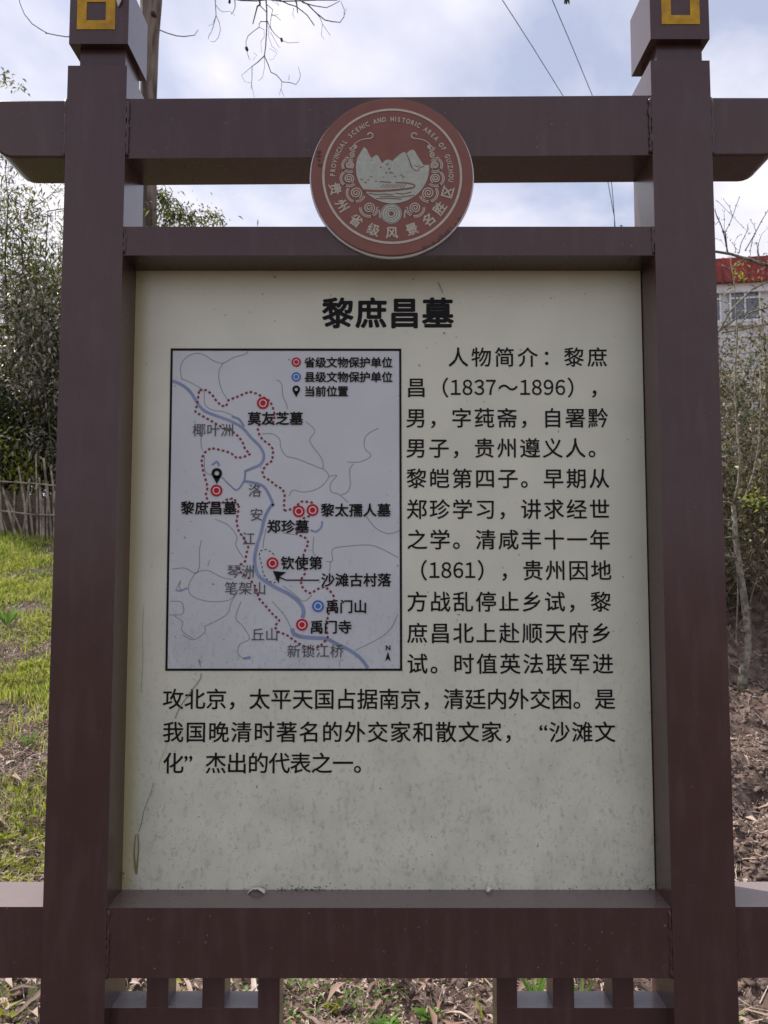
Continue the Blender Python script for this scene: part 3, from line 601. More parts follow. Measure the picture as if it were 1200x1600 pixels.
# ================================================================== vegetation helpers
def leaf_np(P_, L_, W_, dirs=None, droop=0.25, fold=0.18, curl=0.0, rg=rng):
    """N folded leaves of 5 vertices; P_ base points, L_ lengths, W_ widths"""
    n = len(P_)
    if dirs is None: dirs = rg.normal(size=(n, 3)); dirs[:, 2] = dirs[:, 2]*0.6 - droop
    d = dirs/np.linalg.norm(dirs, axis=1, keepdims=True)
    up = rg.normal(size=(n, 3))*0.6 + np.array([0, 0, 1.0]); s = np.cross(d, up); s /= np.linalg.norm(s, axis=1, keepdims=True)+1e-9; u = np.cross(s, d)
    L_ = np.broadcast_to(L_, n)[:, None]; W_ = np.broadcast_to(W_, n)[:, None]
    b = P_; c = P_ + d*L_*0.48 + u*L_*curl; l = c + s*W_*0.5 + u*W_*fold; r = c - s*W_*0.5 + u*W_*fold; t = P_ + d*L_ - np.array([0, 0, 1.0])*L_*droop*0.5
    V = np.stack([b, l, c, r, t], 1).reshape(-1, 3); k = np.arange(n)[:, None]*5
    T = np.concatenate([k+np.array([[0, 1, 2]]), k+np.array([[0, 2, 3]]), k+np.array([[1, 4, 2]]), k+np.array([[2, 4, 3]])], 1).reshape(-1, 3)
    return V, T
def leaves_obj(name, P_, L_, W_, m, parent=None, **k):
    V, T = leaf_np(P_, L_, W_, **k); return link(name, np_mesh(name, V, T), m, parent)
def clumps(n, centre, radii, k=14, tight=0.33, rg=rng):
    """points gathered in uneven clumps inside an ellipsoid"""
    cs = rg.normal(size=(k, 3)); cs /= np.linalg.norm(cs, axis=1, keepdims=True); cs *= rg.random((k, 1))**0.45
    w = rg.random(k)+0.25; w /= w.sum(); i = rg.choice(k, n, p=w); q = cs[i] + rg.normal(size=(n, 3))*tight*(0.5 + rg.random((k, 1))[i])*0.8
    return np.array(centre) + q*np.array(radii)
def grow(mb, p, d, ln, r, depth, r_, spread=0.6, droop=0.0, tips=None, sides=5, kids=3):
    p = Vector(p); d = Vector(d).normalized(); n = 4; pts = [p.copy()]; ra = [r]
    for i in range(n):
        d = (d + Vector((r_.gauss(0, .16), r_.gauss(0, .16), r_.gauss(0, .13) - droop))).normalized(); p = p + d*ln/n; pts.append(p.copy()); ra.append(r*(1 - 0.55*(i+1)/n))
    mb.tube(pts, ra, sides)
    if tips is not None: tips += [tuple(q) for q in pts[1:]] if depth <= 1 else []
    if depth > 0:
        for k in range(kids):
            i = r_.choice([1, 2, 3, 4]); dd = (d + Vector((r_.gauss(0, spread), r_.gauss(0, spread), r_.gauss(0, spread*0.8)))).normalized()
            grow(mb, pts[i], dd, ln*r_.uniform(.5, .75), ra[i]*0.62, depth-1, r_, spread, droop, tips, max(3, sides-1), kids)
G3 = lambda a, b, c: [a, b, c]
M['bark'] = mat('brown_bark', (0.20, 0.155, 0.125), rough=0.9, col2=(0.065, 0.048, 0.038), vscale=8, ramp=(.42, .6), var=.3, bump=0.9, bscale=30)
def stretch_bark(m):
    nt = m.node_tree
    for n in [n for n in nt.nodes if n.type == 'TEX_NOISE']:
        src = n.inputs['Vector'].links[0].from_socket; mp = nt.nodes.new('ShaderNodeMapping'); mp.inputs['Scale'].default_value = (1.6, 1.6, 0.22); nt.links.new(src, mp.inputs[0]); nt.links.new(mp.outputs[0], n.inputs['Vector'])
stretch_bark(M['bark'])
M['twig'] = mat('dark_twig', (0.05, 0.04, 0.035), rough=0.85, var=.3, vscale=40)
M['palebark'] = mat('pale_grey_bark', (0.25, 0.225, 0.17), rough=0.85, col2=(0.11, 0.10, 0.07), vscale=24, ramp=(.42, .6), var=.25, bump=0.6, bscale=60)
M['stem'] = mat('shrub_stem', (0.17, 0.13, 0.095), rough=0.85, var=.4, vscale=30)
M['culm'] = mat('bamboo_culm', (0.075, 0.085, 0.035), rough=0.5, var=.4, vscale=15)
M['bamboo'] = mat('bamboo_leaf', (0.08, 0.11, 0.03), rough=0.38, spec=0.6, island=[(0.02, 0.03, 0.01), (0.07, 0.09, 0.02), (0.20, 0.22, 0.04), (0.42, 0.40, 0.11)], trans=0.42)
M['grey_leaf'] = mat('sunglint_dry_leaf', (0.2, 0.17, 0.15), rough=0.34, spec=0.7, island=[(0.015, 0.014, 0.010), (0.05, 0.055, 0.025), (0.20, 0.17, 0.13), (0.50, 0.43, 0.39), (0.10, 0.14, 0.03), (0.70, 0.62, 0.58)], trans=0.35)  # dry leaves; the pale mauve tones paint in glints of sun
M['dark_leaf'] = mat('evergreen_leaf', (0.03, 0.06, 0.025), rough=0.3, spec=0.6, island=[(0.018, 0.032, 0.014), (0.035, 0.06, 0.022), (0.06, 0.085, 0.03)], trans=0.15)
M['yel_leaf'] = mat('yellow_green_leaf', (0.2, 0.22, 0.05), rough=0.5, island=[(0.18, 0.23, 0.03), (0.33, 0.37, 0.045), (0.47, 0.46, 0.08)], trans=0.5)
M['brown_leaf'] = mat('dry_brown_leaf', (0.2, 0.15, 0.1), rough=0.7, island=[(0.02, 0.015, 0.012), (0.13, 0.09, 0.06), (0.42, 0.33, 0.24), (0.10, 0.13, 0.03), (0.04, 0.03, 0.02)], trans=0.3)
M['grass'] = mat('grass_blade', (0.1, 0.16, 0.03), rough=0.5, island=[(0.05, 0.08, 0.015), (0.24, 0.33, 0.03), (0.48, 0.56, 0.06), (0.60, 0.64, 0.14), (0.55, 0.47, 0.28)], trans=0.48)
M['weed'] = mat('weed_leaf', (0.09, 0.17, 0.05), rough=0.5, island=[(0.08, 0.17, 0.035), (0.15, 0.28, 0.05), (0.22, 0.36, 0.06)], trans=0.42)
M['litter'] = mat('dead_leaf_litter', (0.3, 0.23, 0.18), rough=0.75, island=[(0.12, 0.075, 0.055), (0.34, 0.24, 0.19), (0.55, 0.43, 0.36), (0.24, 0.125, 0.09), (0.68, 0.58, 0.49)], trans=0.16)
M['litter_twig'] = mat('litter_twig', (0.3, 0.24, 0.18), rough=0.85, island=[(0.14, 0.09, 0.07), (0.45, 0.36, 0.29), (0.65, 0.55, 0.46)])
M['clod'] = mat('soil_clod', (0.18, 0.135, 0.115), rough=0.95, island=[(0.09, 0.062, 0.050), (0.17, 0.12, 0.10), (0.27, 0.20, 0.165)], bump=0.8, bscale=120)

# ---------------------------------------------------------------- tall tree behind the left post
TY = 7.0
def atl(L_, Y): return [tuple(at(x, y, Y)) for x, y in L_]
tr = tag(empty('tree', tuple(at(236, 880, TY))), 'tall brown-barked tree with a knot, rising behind the left post, bare twigs above', 'tree')
base = at(238, 700, TY); zb_ = float(zg(base[0], base[1]))
pts = [(base[0]-0.05, TY, zb_-0.2)] + atl([(233, 640), (232.5, 350), (232, 250), (232, 150), (234, 60), (236, 0), (240, -90), (246, -240), (256, -430)], TY)
mb = MB(); mb.tube(pts, [0.13, 0.105, 0.090, 0.090, 0.094, 0.104, 0.125, 0.11, 0.09, 0.06], 20); mb.build('trunk', M['bark'], tr, True)
k0 = at(240, 22, TY - 0.10); mb = MB(); mb.tube([(k0[0]-.004, k0[1]+.03, k0[2]), (k0[0], k0[1]-.03, k0[2])], [0.036, 0.022], 10); mb.build('knot', M['twig'], tr, True)
r_ = random.Random(21); mb = MB()
grow(mb, pts[7], (1.0, -0.2, 0.6), 1.7, 0.05, 1, r_, .4); grow(mb, pts[8], (-0.9, .3, .8), 1.4, 0.04, 2, r_, .5); grow(mb, pts[9], (.3, .4, 1), 1.5, 0.045, 2, r_, .5)
lim = [pts[7]] + atl([(300, -105), (370, -95), (440, -60), (520, -70), (600, -90)], 6.4); mb.tube(lim, [.05, .042, .035, .028, .02, .01], 8)
tag(mb.build('limb', M['twig'], tr, True), kind='stuff')
def z7(L_): return [(260 + x/4, y/4) for x, y in L_]      # hanging bare twigs
mb = MB(); HY = 6.3
def hang(L_, w0, w1, Y=HY, top=None):
    P_ = atl(z7(L_), Y); n = len(P_); k = (Y + 1.38)/F/2
    if top is not None: P_ = [tuple(at(top[0], top[1], 6.4))] + P_; n += 1
    mb.tube(P_, [k*(w0 + (w1-w0)*i/(n-1)) for i in range(n)], 5)
hang([(300,-60),(305,0),(308,50),(310,95),(300,140),(285,190),(265,225),(262,245)], 1.8, .7, top=(330, -98)); hang([(310,95),(330,140),(338,185),(325,235),(300,262),(275,258)], 1.1, .6)
hang([(300,120),(290,150),(262,162)], .9, .5); hang([(308,30),(330,60),(355,75),(395,70),(430,98)], .9, .5); hang([(390,-40),(395,5),(393,18)], 3.5, 4.5); hang([(425,-40),(430,40),(420,70),(402,90)], 1.6, .8)
hang([(240,-120),(400,-10),(470,2),(560,5),(640,-4),(720,8),(800,6),(940,0),(1060,0),(1090,-8)], 2.6, 1.6, top=(345, -98)); hang([(580,-30),(585,30),(568,40),(555,90),(540,150)], 3.6, 1.6); hang([(585,35),(610,60),(625,75)], 1.6, 1.2)
hang([(620,-40),(627,60),(627,170),(620,290),(612,350)], 2.8, 1.7, top=(430, -65)); hang([(612,350),(570,390),(535,415),(535,480),(530,555)], 1.8, .8); hang([(535,415),(495,450),(470,470),(490,510),(525,518)], .8, .5)
hang([(612,350),(635,400),(652,450),(690,470),(725,512),(770,515),(810,528),(830,500),(838,470),(825,420)], 1.7, .7); hang([(720,512),(718,560),(735,603)], .9, .5); hang([(715,555),(706,595)], .7, .5); hang([(765,500),(768,470)], .9, .6)
hang([(625,135),(590,135),(580,150),(580,170),(545,195),(510,225),(497,260),(500,300),(508,340),(520,375)], 1.4, .8); hang([(498,296),(506,316)], 5.5, 4.5); hang([(580,170),(610,185),(612,230),(590,260),(595,330)], .8, .5)
hang([(630,130),(650,175),(675,210),(720,250),(760,268),(830,264)], 1.4, .7); hang([(718,240),(722,260)], 4.5, 3.5); hang([(640,165),(640,230),(660,290),(695,318)], .8, .5); hang([(650,200),(700,290),(716,300)], .8, .5)
hang([(630,30),(665,60),(655,100),(650,150),(655,190)], 1.2, .7); hang([(660,90),(690,105),(715,130)], 1.0, .6); hang([(655,100),(700,90)], .7, .5); hang([(612,360),(614,420),(600,485),(575,505)], .8, .5); hang([(530,520),(548,600),(552,615)], .6, .4)
hang([(690,-10),(760,25),(810,40),(850,70),(880,95),(925,160)], 1.8, 1.5); hang([(800,-30),(815,30),(820,80)], 3.5, 1.2); hang([(830,0),(880,25),(930,75),(990,125),(1040,135),(1085,140),(1110,105),(1112,60),(1090,10)], 2.2, .9)
hang([(850,15),(920,35),(1000,48),(1040,30),(1085,5)], 1.8, .9); hang([(935,80),(960,110),(975,150),(1025,222)], 1.3, .6); hang([(975,150),(968,220),(985,245)], .8, .5); hang([(795,50),(790,90),(800,115)], .8, .5); hang([(1110,100),(1128,50)], .7, .4)
hang([(690,10),(705,35),(640,-10)], .7, .5); hang([(545,330),(565,345),(540,375)], .7, .4); hang([(640,300),(690,330),(670,370),(640,375)], .6, .4)
mb.build('hanging_twig', M['twig'], tr, True)
cl = []
for px_, py_, rr_, n_ in ((262, 315, 13, 200), (272, 338, 16, 300), (292, 335, 12, 130), (308, 342, 11, 110), (330, 334, 9, 70), (341, 344, 8, 50), (250, 305, 10, 120), (262, 365, 30, 300), (320, 370, 30, 300), (8, 122, 10, 50), (30, 132, 10, 16)):
    c0 = np.array(at(px_, py_, 7.2)); cl.append(c0 + rng.normal(size=(n_, 3))*np.array([1, 1.3, .8])*rr_*8.6/F*.75)
cl = np.concatenate(cl); leaves_obj('foliage', cl, .055*(.5+rng.random(len(cl))), .020, M['bamboo'], tr, droop=.5)
mb = MB(); mb.tube(atl([(240, 400), (258, 350), (275, 335), (300, 338), (342, 340)], 7.2), [.012, .009, .007, .005, .003], 5); mb.tube(atl([(232, 380), (250, 330), (264, 312), (270, 298)], 7.2), [.010, .007, .005, .003], 5); mb.build('leafy_twig', M['twig'], tr)
mb = MB(); k = 8.1/F/2
mb.tube(atl([(28, -14), (31, 5), (38, 22), (50, 37), (62, 45), (74, 52), (88, 55), (104, 57.5), (130, 56), (180, 48), (226, 40)], 6.7), [k*1.3]*3 + [k*1.5]*5 + [k*2]*3, 5)
mb.tube(atl([(74, 52), (71, 51.5)], 6.7), k*2.2, 5); mb.tube(atl([(250, 47), (262, 52), (276, 56), (288, 57), (304, 55), (310, 46)], 6.7), [k*1.9, k*1.7, k*1.6, k*1.5, k*1.2, k*.7], 5)
mb.build('side_twig', M['twig'], tr, True)

# ---------------------------------------------------------------- bamboo and bushes beyond the stick fence (left)
def bamboo(label, cx, cy, n, h, spread, leaves, m, leafL=0.10, leafW=0.016, seed=1, culm_r=0.012, lean=0.3, zlow=0.25, name='bamboo_clump', group='bamboo and bushes beyond the stick fence'):
    r_ = random.Random(seed); rg = np.random.default_rng(seed); z0 = float(zg(cx, cy)); root = tag(empty(name, (cx, cy, z0)), label, 'bamboo' if 'bamboo' in name else 'bush', group)
    P_ = []
    for k in range(n):
        a = r_.uniform(0, 6.28); rr = spread*math.sqrt(r_.random())*0.5; bx, by = cx + rr*math.cos(a), cy + rr*math.sin(a); hh = h*r_.uniform(.75, 1.05)
        lx, ly = r_.gauss(0, lean), r_.gauss(0, lean); pts = []
        for i in range(8):
            t = i/7; pts.append((bx + lx*t*t*hh*0.5, by + ly*t*t*hh*0.5, float(zg(bx, by)) - 0.05 + hh*t*(1 - 0.12*t*t)))
        mb = MB(); mb.tube(pts, [culm_r*(1 - 0.8*i/7) for i in range(8)], 5)
        for j in range(10):
            i = r_.randint(1, 6); f = r_.random(); p = [pts[i][q]*(1-f) + pts[i+1][q]*f for q in range(3)]; a = r_.uniform(0, 6.28); ll = h*r_.uniform(.10, .2)*(1.1 - i/9)
            e = (p[0] + math.cos(a)*ll, p[1] + math.sin(a)*ll, p[2] + ll*r_.uniform(-.1, .6)); mb.tube([p, ((p[0]+e[0])/2, (p[1]+e[1])/2, (p[2]+e[2])/2 + .03), e], [culm_r*.35, culm_r*.25, culm_r*.12], 3)
        mb.build('culm', M['culm'], root)
        for i in range(2, 8):
            m_ = int(leaves/n/6); t0 = zlow if i == 2 else 0
            c = np.array(pts[i]); q = rg.normal(size=(m_, 3))*np.array([.28, .28, .24])*(h/4.2)*(0.7 + 0.5*rg.random((m_, 1))); P_.append(c + q + rg.normal(size=3)*.08)
    P_ = np.concatenate(P_); P_ = P_[P_[:, 2] > z0 + zlow*h*0.5]
    n_ = len(P_); crown = leaves_obj('foliage', P_, leafL*(0.6 + 0.8*rg.random(n_)), leafW*(0.7 + .6*rg.random(n_)), m, root, droop=0.5, rg=rg); return root
for i, a in enumerate([
    ('yellow-green bamboo clump behind the stick fence at the photo\'s left edge', -4.65, 8.6, 8, 5.0, .9, 15000, 'bamboo', .085, .017),
    ('bamboo clump with yellow-green tips closest to the left post', -3.85, 8.9, 7, 4.7, .8, 13000, 'bamboo', .085, .017),
    ('bamboo clump behind the tall tree trunk, its tips showing under the top beam', -2.45, 9.3, 6, 4.6, .9, 7500, 'bamboo', .085, .017),
    ('bamboo clump right of the tree trunk, hidden behind the board', -1.3, 9.6, 5, 3.3, .9, 4500, 'bamboo', .085, .017),
    ('distant bamboo clump outside the left edge', -6.2, 9.6, 5, 3.8, 1.1, 4500, 'bamboo', .085, .017)]):
    bamboo(a[0], a[1], a[2], a[3], a[4], a[5], a[6], M[a[7]], a[8], a[9], seed=40+i)
bamboo('bush of dry leaves with mauve sun glints painted in, between the fence and the bamboo', -4.05, 8.15, 7, 3.6, .9, 12000, M['grey_leaf'], .07, .026, seed=61, culm_r=.01, name='dry_leaf_bush', zlow=.2)
bamboo('dark evergreen bush at the left edge above the fence', -4.75, 8.3, 5, 2.4, .7, 6500, M['dark_leaf'], .085, .035, seed=62, name='evergreen_bush', zlow=.3)
bamboo('second dark evergreen bush beside the left post above the fence', -3.6, 8.6, 5, 2.0, .7, 5000, M['dark_leaf'], .085, .035, seed=63, name='evergreen_bush', zlow=.3)
bamboo('low twiggy bush with small yellow leaves above the stick fence', -4.25, 7.85, 6, 1.5, .9, 1500, M['yel_leaf'], .06, .028, seed=64, culm_r=.007, name='yellow_leaf_bush', zlow=.3, lean=.6)
bamboo('tall dark thicket standing behind the yellow-green bamboo left of the post', -4.9, 10.3, 7, 4.3, 1.6, 12000, M['dark_leaf'], .12, .05, seed=67, culm_r=.012, name='evergreen_bush', zlow=.05)
bamboo('dark shaded bush behind the board left of centre', -2.6, 8.6, 5, 2.6, 1.0, 4500, M['dark_leaf'], .085, .035, seed=65, name='evergreen_bush', zlow=.1)
bamboo('thin sprig of small leaves high at the left edge above the beam end', -4.72, 6.9, 2, 7.0 - 1.25, .3, 500, M['bamboo'], .09, .014, seed=66, culm_r=.01, name='bamboo_clump', zlow=1.2, lean=.05)
# thin pale and dark bare stems
for k, (L_, w, lab) in enumerate([([(2, 730), (6, 640), (12, 520), (8, 400), (13, 310)], 5, 'dark thin trunk at the far left edge behind the fence'), ([(20, 730), (24, 660), (30, 560), (36, 430), (32, 330)], 4, 'second dark thin trunk from the left edge behind the fence'),
                              ([(58, 725), (56, 640), (62, 560), (70, 420), (75, 330)], 3.5, 'slim dark trunk close to the left post behind the fence')]):
    t_ = tag(empty('slim_tree', tuple(at(L_[0][0], L_[0][1], 7.9))), lab, 'tree', 'slim trunks behind the fence'); P_ = atl(L_, 7.9); P_ = [(P_[0][0], P_[0][1], float(zg(P_[0][0], P_[0][1])) - .05)] + P_
    mb = MB(); kk = 9.3/F/2; mb.tube(P_, [kk*w*(1.2 - .16*i) for i in range(len(P_))], 7); r_ = random.Random(k); 
    mb.build('trunk', M['twig'], t_, True); mb = MB(); tips = []
    for i in range(2, len(P_)): grow(mb, P_[i], (r_.gauss(0, 1), r_.gauss(0, .5), .5), .7, .008, 2, r_, .6, 0, tips, 4)
    tag(mb.build('branches', M['twig'], t_), kind='stuff'); tp_ = np.array(tips); tp_ = np.repeat(tp_, 4, 0) + rng.normal(size=(len(tp_)*4, 3))*.04
    leaves_obj('foliage', tp_, .05*(.6+.8*rng.random(len(tp_))), .022, M['grey_leaf'], t_)

# ---------------------------------------------------------------- stick fence
fence = tag(empty('stick_fence', tuple(at(40, 810, 7.35))), 'old fence of thin bamboo sticks on the bank behind the grass, left of the post', 'fence')
M['stick'] = mat('weathered_stick', (0.40, 0.33, 0.26), rough=0.85, col2=(0.15, 0.115, 0.09), vscale=9, var=.25, ramp=(.4, .65))
M['mat'] = mat('woven_mat', (0.15, 0.115, 0.09), rough=0.95, var=.4, vscale=18)
r_ = random.Random(9); x = -5.4; k = 0
while x < -0.9:
    w = r_.uniform(.009, .017); h = r_.choice([r_.uniform(.80, 1.05), r_.uniform(.5, .85)]); ln = -0.22 + r_.gauss(0, .12) if x < -4.1 else r_.gauss(-.04, .08); y = 7.35 + r_.uniform(-.03, .03); z0 = float(zg(x, y)) - .06
    mb = MB(); mb.tube([(x - ln*0, y, z0), (x + ln*h*.5 + r_.gauss(0, .006), y + r_.gauss(0, .01), z0 + h*.5), (x + ln*h, y + r_.gauss(0, .02), z0 + h)], [w*1.05, w, w*.75], 5); mb.build('stick', M['stick'], fence)
    x += r_.uniform(.028, .055); k += 1
for zz in (.28, .62):
    mb = MB(); mb.tube([(-5.4 + i*.45, 7.32 + r_.gauss(0, .006), float(zg(-5.4 + i*.45, 7.32)) + zz + r_.gauss(0, .015)) for i in range(11)], .009, 5); mb.build('rail', M['stick'], fence)
mb = MB(); n = 90      # matting wired to the back of the sticks
V = []; 
for i in range(n):
    xx = -5.4 + 4.5*i/(n-1); V += [(xx, 7.41 + .006*(i % 2), float(zg(xx, 7.41)) - .05), (xx, 7.41 + .006*(i % 2), float(zg(xx, 7.41)) + .50 + .06*math.sin(i*1.7) + r_.uniform(-.05, .05))]
mb.add(V, [(2*i, 2*i+2, 2*i+3, 2*i+1) for i in range(n-1)]); o = mb.build('matting', M['mat'], fence); so = o.modifiers.new('s', 'SOLIDIFY'); so.thickness = .012

# ---------------------------------------------------------------- house far right
hs = tag(empty('house', (12.0, 20.6, float(zbase(12, 20.6)))), 'white plastered house with red roof band and white framed window, far behind the right post', 'house')
M['plaster'] = mat('white_plaster', (0.62, 0.62, 0.62), rough=0.9, var=.10, vscale=1.2, bump=.1, bscale=20)
M['roofred'] = mat('red_roof', (0.30, 0.036, 0.032), rough=0.7, var=.3, vscale=1.5, col2=(0.16, 0.035, 0.03), ramp=(.45, .7))
M['glass'] = mat('window_glass', (0.10, 0.12, 0.16), rough=0.08, spec=1.0)
M['frame'] = mat('white_window_frame', (0.75, 0.76, 0.78), rough=0.5)
hy = 20.6
a_ = R(-9)       # the front wall is turned a little, nearer at its right end
hx0 = X(1085, 480, hy); hz_e = Z(449, hy); hz_r = Z(415, hy)
def HP(u, v, z): return (hx0 + u*math.cos(a_) - v*math.sin(a_), hy + u*math.sin(a_) + v*math.cos(a_), z)
def hbox(name, u0, u1, v0, v1, z0, z1, m, parent):
    mb = MB(); mb.add([HP(u, v, z) for z in (z0, z1) for u, v in ((u0, v0), (u1, v0), (u1, v1), (u0, v1))], [(0, 3, 2, 1), (4, 5, 6, 7), (0, 1, 5, 4), (1, 2, 6, 5), (2, 3, 7, 6), (3, 0, 4, 7)]); return mb.build(name, m, parent)
gz = float(zbase(12, 20.6)) - 1.0
wall = hbox('wall', -.3, 9, 0, 6, gz, hz_e + .02, M['plaster'], hs)
mb = MB(); ru = 9.3; mb.add([HP(-.3, -.35, hz_e), HP(ru, -.35, hz_e + .0), HP(ru, -.30, hz_e + .72), HP(-.3, -.30, hz_e + .72), HP(-.3, 1.6, hz_e + .95), HP(ru, 1.6, hz_e + .95), HP(-.3, 3.4, hz_e + .95), HP(ru, 3.4, hz_e + .95), HP(-.3, 6.3, hz_e), HP(ru, 6.3, hz_e)],
    [(0, 1, 2, 3), (3, 2, 5, 4), (4, 5, 7, 6), (6, 7, 9, 8), (8, 9, 1, 0), (0, 3, 4, 6, 8), (1, 9, 7, 5, 2)]); roof = mb.build('roof', M['roofred'], hs)
for i in range(40): 
    u = -.2 + i*.24; mb = MB(); mb.tube([HP(u, -.36, hz_e + .02), HP(u, -.32, hz_e + .72), HP(u, 1.62, hz_e + .96)], .022, 5); mb.build('roof_rib', M['roofred'], roof)
hbox('eave_band', -.1, 9.1, -.14, -.002, hz_e - .26, hz_e - .002, M['frame'], hs)
zw0, zw1 = Z(502, hy), Z(452, hy)
zw0, zw1 = Z(507, hy), Z(455, hy)
for u0 in (-.12, .97, 3.3, 5.6):
    w = hbox('window', u0, u0 + .86, -.03, .05, zw0, zw1, M['glass'], hs)
    for (p, q, r1, r2) in ((0, .05, 0, 1), (.81, .86, 0, 1), (.405, .455, 0, 1)): hbox('frame', u0 + p, u0 + q, -.07, -.032, zw0, zw1, M['frame'], w)
    for (p, q) in ((zw0, zw0 + .07), (zw1 - .07, zw1), (zw0 + (zw1-zw0)*.68, zw0 + (zw1-zw0)*.68 + .05)): hbox('frame', u0 + .05, u0 + .81, -.068, -.034, p, q, M['frame'], w)
    hbox('sill', u0 - .1, u0 + .96, -.16, -.002, zw0 - .13, zw0 - .01, M['plaster'], w)
for k in range(14): hbox('wall_band', -.3, 9.0, -.018, -.001, zw0 - .45 - k*.24, zw0 - .45 - k*.24 + .215, M['plaster'], wall)
# dark conifers and a yellow-leaved tree beyond / in front of the roof
def round_tree(name, label, x, y, h, cr, n, m, seed, leaf=.12, group=None, cat='tree', zc=None):
    rg = np.random.default_rng(seed); r_ = random.Random(seed); z0 = float(zg(x, y)); t_ = tag(empty(name, (x, y, z0)), label, cat, group); mb = MB()
    mb.tube([(x, y, z0 - .2), (x + .05, y, z0 + h*.4), (x - .03, y, z0 + h*.9)], [.04*h/3, .03*h/3, .01], 7); mb.build('trunk', M['bark'], t_, True); mb = MB()
    for k in range(8): grow(mb, (x, y, z0 + h*r_.uniform(.25, .8)), (r_.gauss(0, 1), r_.gauss(0, 1), .6), cr*.9, .02*h/3, 2, r_, .5, 0, None, 4)
    mb.build('branches', M['stem'], t_); P_ = clumps(n, (x, y, z0 + (h*.62 if zc is None else zc)), (cr, cr, h*.42), 22, .30, rg); P_ = P_[P_[:, 2] > z0 + .05]
    leaves_obj('foliage', P_, leaf*(.6+.8*rg.random(len(P_))), leaf*.45, m, t_, rg=rg); return t_
round_tree('conifer', 'dark tree top beyond the red roof at the right edge', X(1212, 400, 30), 30, 9.5, 1.0, 3500, M['dark_leaf'], 71, .2)
round_tree('leafy_tree', 'small tree with yellowish leaves in front of the red roof', X(1190, 440, 15), 15, 4.0, .30, 260, M['brown_leaf'], 72, .11)

# ---------------------------------------------------------------- tangled shrubs on the bank (right)
def shrub(label, x, y, h, w, n, m, seed, leaf=.05, stems=44, name='tangled_shrub'):
    rg = np.random.default_rng(seed); r_ = random.Random(seed); z0 = float(zg(x, y)); t_ = tag(empty(name, (x, y, z0)), label, 'shrub', 'shrubs covering the bank'); mb = MB(); tips = []
    for k in range(stems):
        bx, by = x + r_.gauss(0, w*.35), y + r_.gauss(0, w*.3); grow(mb, (bx, by, float(zg(bx, by)) - .05), (r_.gauss(0, .45), r_.gauss(0, .35), 1), h*r_.uniform(.45, .95), .008, 2, r_, .5, .02, tips, 4)
    mb.build('stems', M['stem'], t_); P_ = np.concatenate([clumps(n//2, (x, y, z0 + h*.45), (w*.55, w*.45, h*.45), 26, .28, rg), np.array(tips)[rg.integers(0, len(tips), n//2)] + rg.normal(size=(n//2, 3))*.05])
    P_ = P_[P_[:, 2] > zg(P_[:, 0], P_[:, 1])]; leaves_obj('foliage', P_, leaf*(.5+rg.random(len(P_))), leaf*.42*(.7+.6*rg.random(len(P_))), m, t_, droop=.4, rg=rg); return t_
M['mix_leaf'] = mat('mixed_shrub_leaf', (0.1, 0.1, 0.05), rough=0.45, spec=.6, island=[(0.015, 0.022, 0.010), (0.07, 0.095, 0.025), (0.14, 0.10, 0.065), (0.42, 0.36, 0.22), (0.14, 0.19, 0.03), (0.03, 0.045, 0.015)], trans=0.32)
for a in [('dry brown tangle low on the bank beside the sapling', 2.45, 5.3, 1.0, 1.1, 6000, 'brown_leaf', 81), ('mixed green and brown shrub behind the sapling trunk', 2.95, 5.25, 1.35, 1.2, 7000, 'mix_leaf', 82),
          ('brownish shrub filling the bank at the right edge', 3.9, 5.6, 1.7, 1.4, 7500, 'brown_leaf', 83), ('green-brown shrub higher on the bank behind the right post', 3.3, 6.5, 1.9, 1.6, 9000, 'mix_leaf', 84),
          ('uppermost green shrub just below the white house', 4.2, 7.6, 2.15, 1.7, 11000, 'mix_leaf', 85), ('dark green shrub low behind the right lattice', 1.2, 4.9, 1.1, 1.3, 4500, 'mix_leaf', 86),
          ('brown shrub in the middle of the slope behind the board', .1, 6.0, 1.0, 1.6, 4000, 'brown_leaf', 87), ('last shrub on the bank far right outside the frame', 4.9, 6.4, 1.4, 1.5, 3500, 'mix_leaf', 88)]:
    shrub(a[0], a[1], a[2], a[3], a[4], a[5], M[a[6]], a[7])

# ---------------------------------------------------------------- sapling and bare branches (right)
SY = 4.27
sp = tag(empty('sapling', tuple(at(1161, 1062, SY))), 'slim pale-barked sapling with short snapped side twigs, just right of the right post', 'tree')
P_ = atl([(1160, 1075), (1161, 1050), (1169, 1021), (1167, 969), (1162, 929), (1155, 887), (1149, 837), (1146, 790)], SY); P_[0] = (P_[0][0], P_[0][1], float(zg(P_[0][0], P_[0][1])) - .06); k = 5.65/F/2*.82
mb = MB(); mb.tube(P_, [k*20, k*16, k*14, k*13, k*12.5, k*12, k*10, k*8], 10); mb.build('trunk', M['palebark'], sp, True)
mb = MB()
for L_, w in (([(1146, 790), (1153, 759), (1156, 720), (1151, 660), (1148, 600), (1152, 520), (1147, 440), (1140, 400)], 5), ([(1148, 795), (1165, 775), (1177, 740), (1186, 696), (1190, 620), (1186, 560)], 5), ([(1161, 1045), (1150, 1000), (1153, 930), (1150, 850)], 3), ([(1140, 785), (1132, 786), (1118, 783)], 4)): mb.tube(atl(L_, SY), [k*w*(1 - .1*i) for i in range(len(L_))], 6)
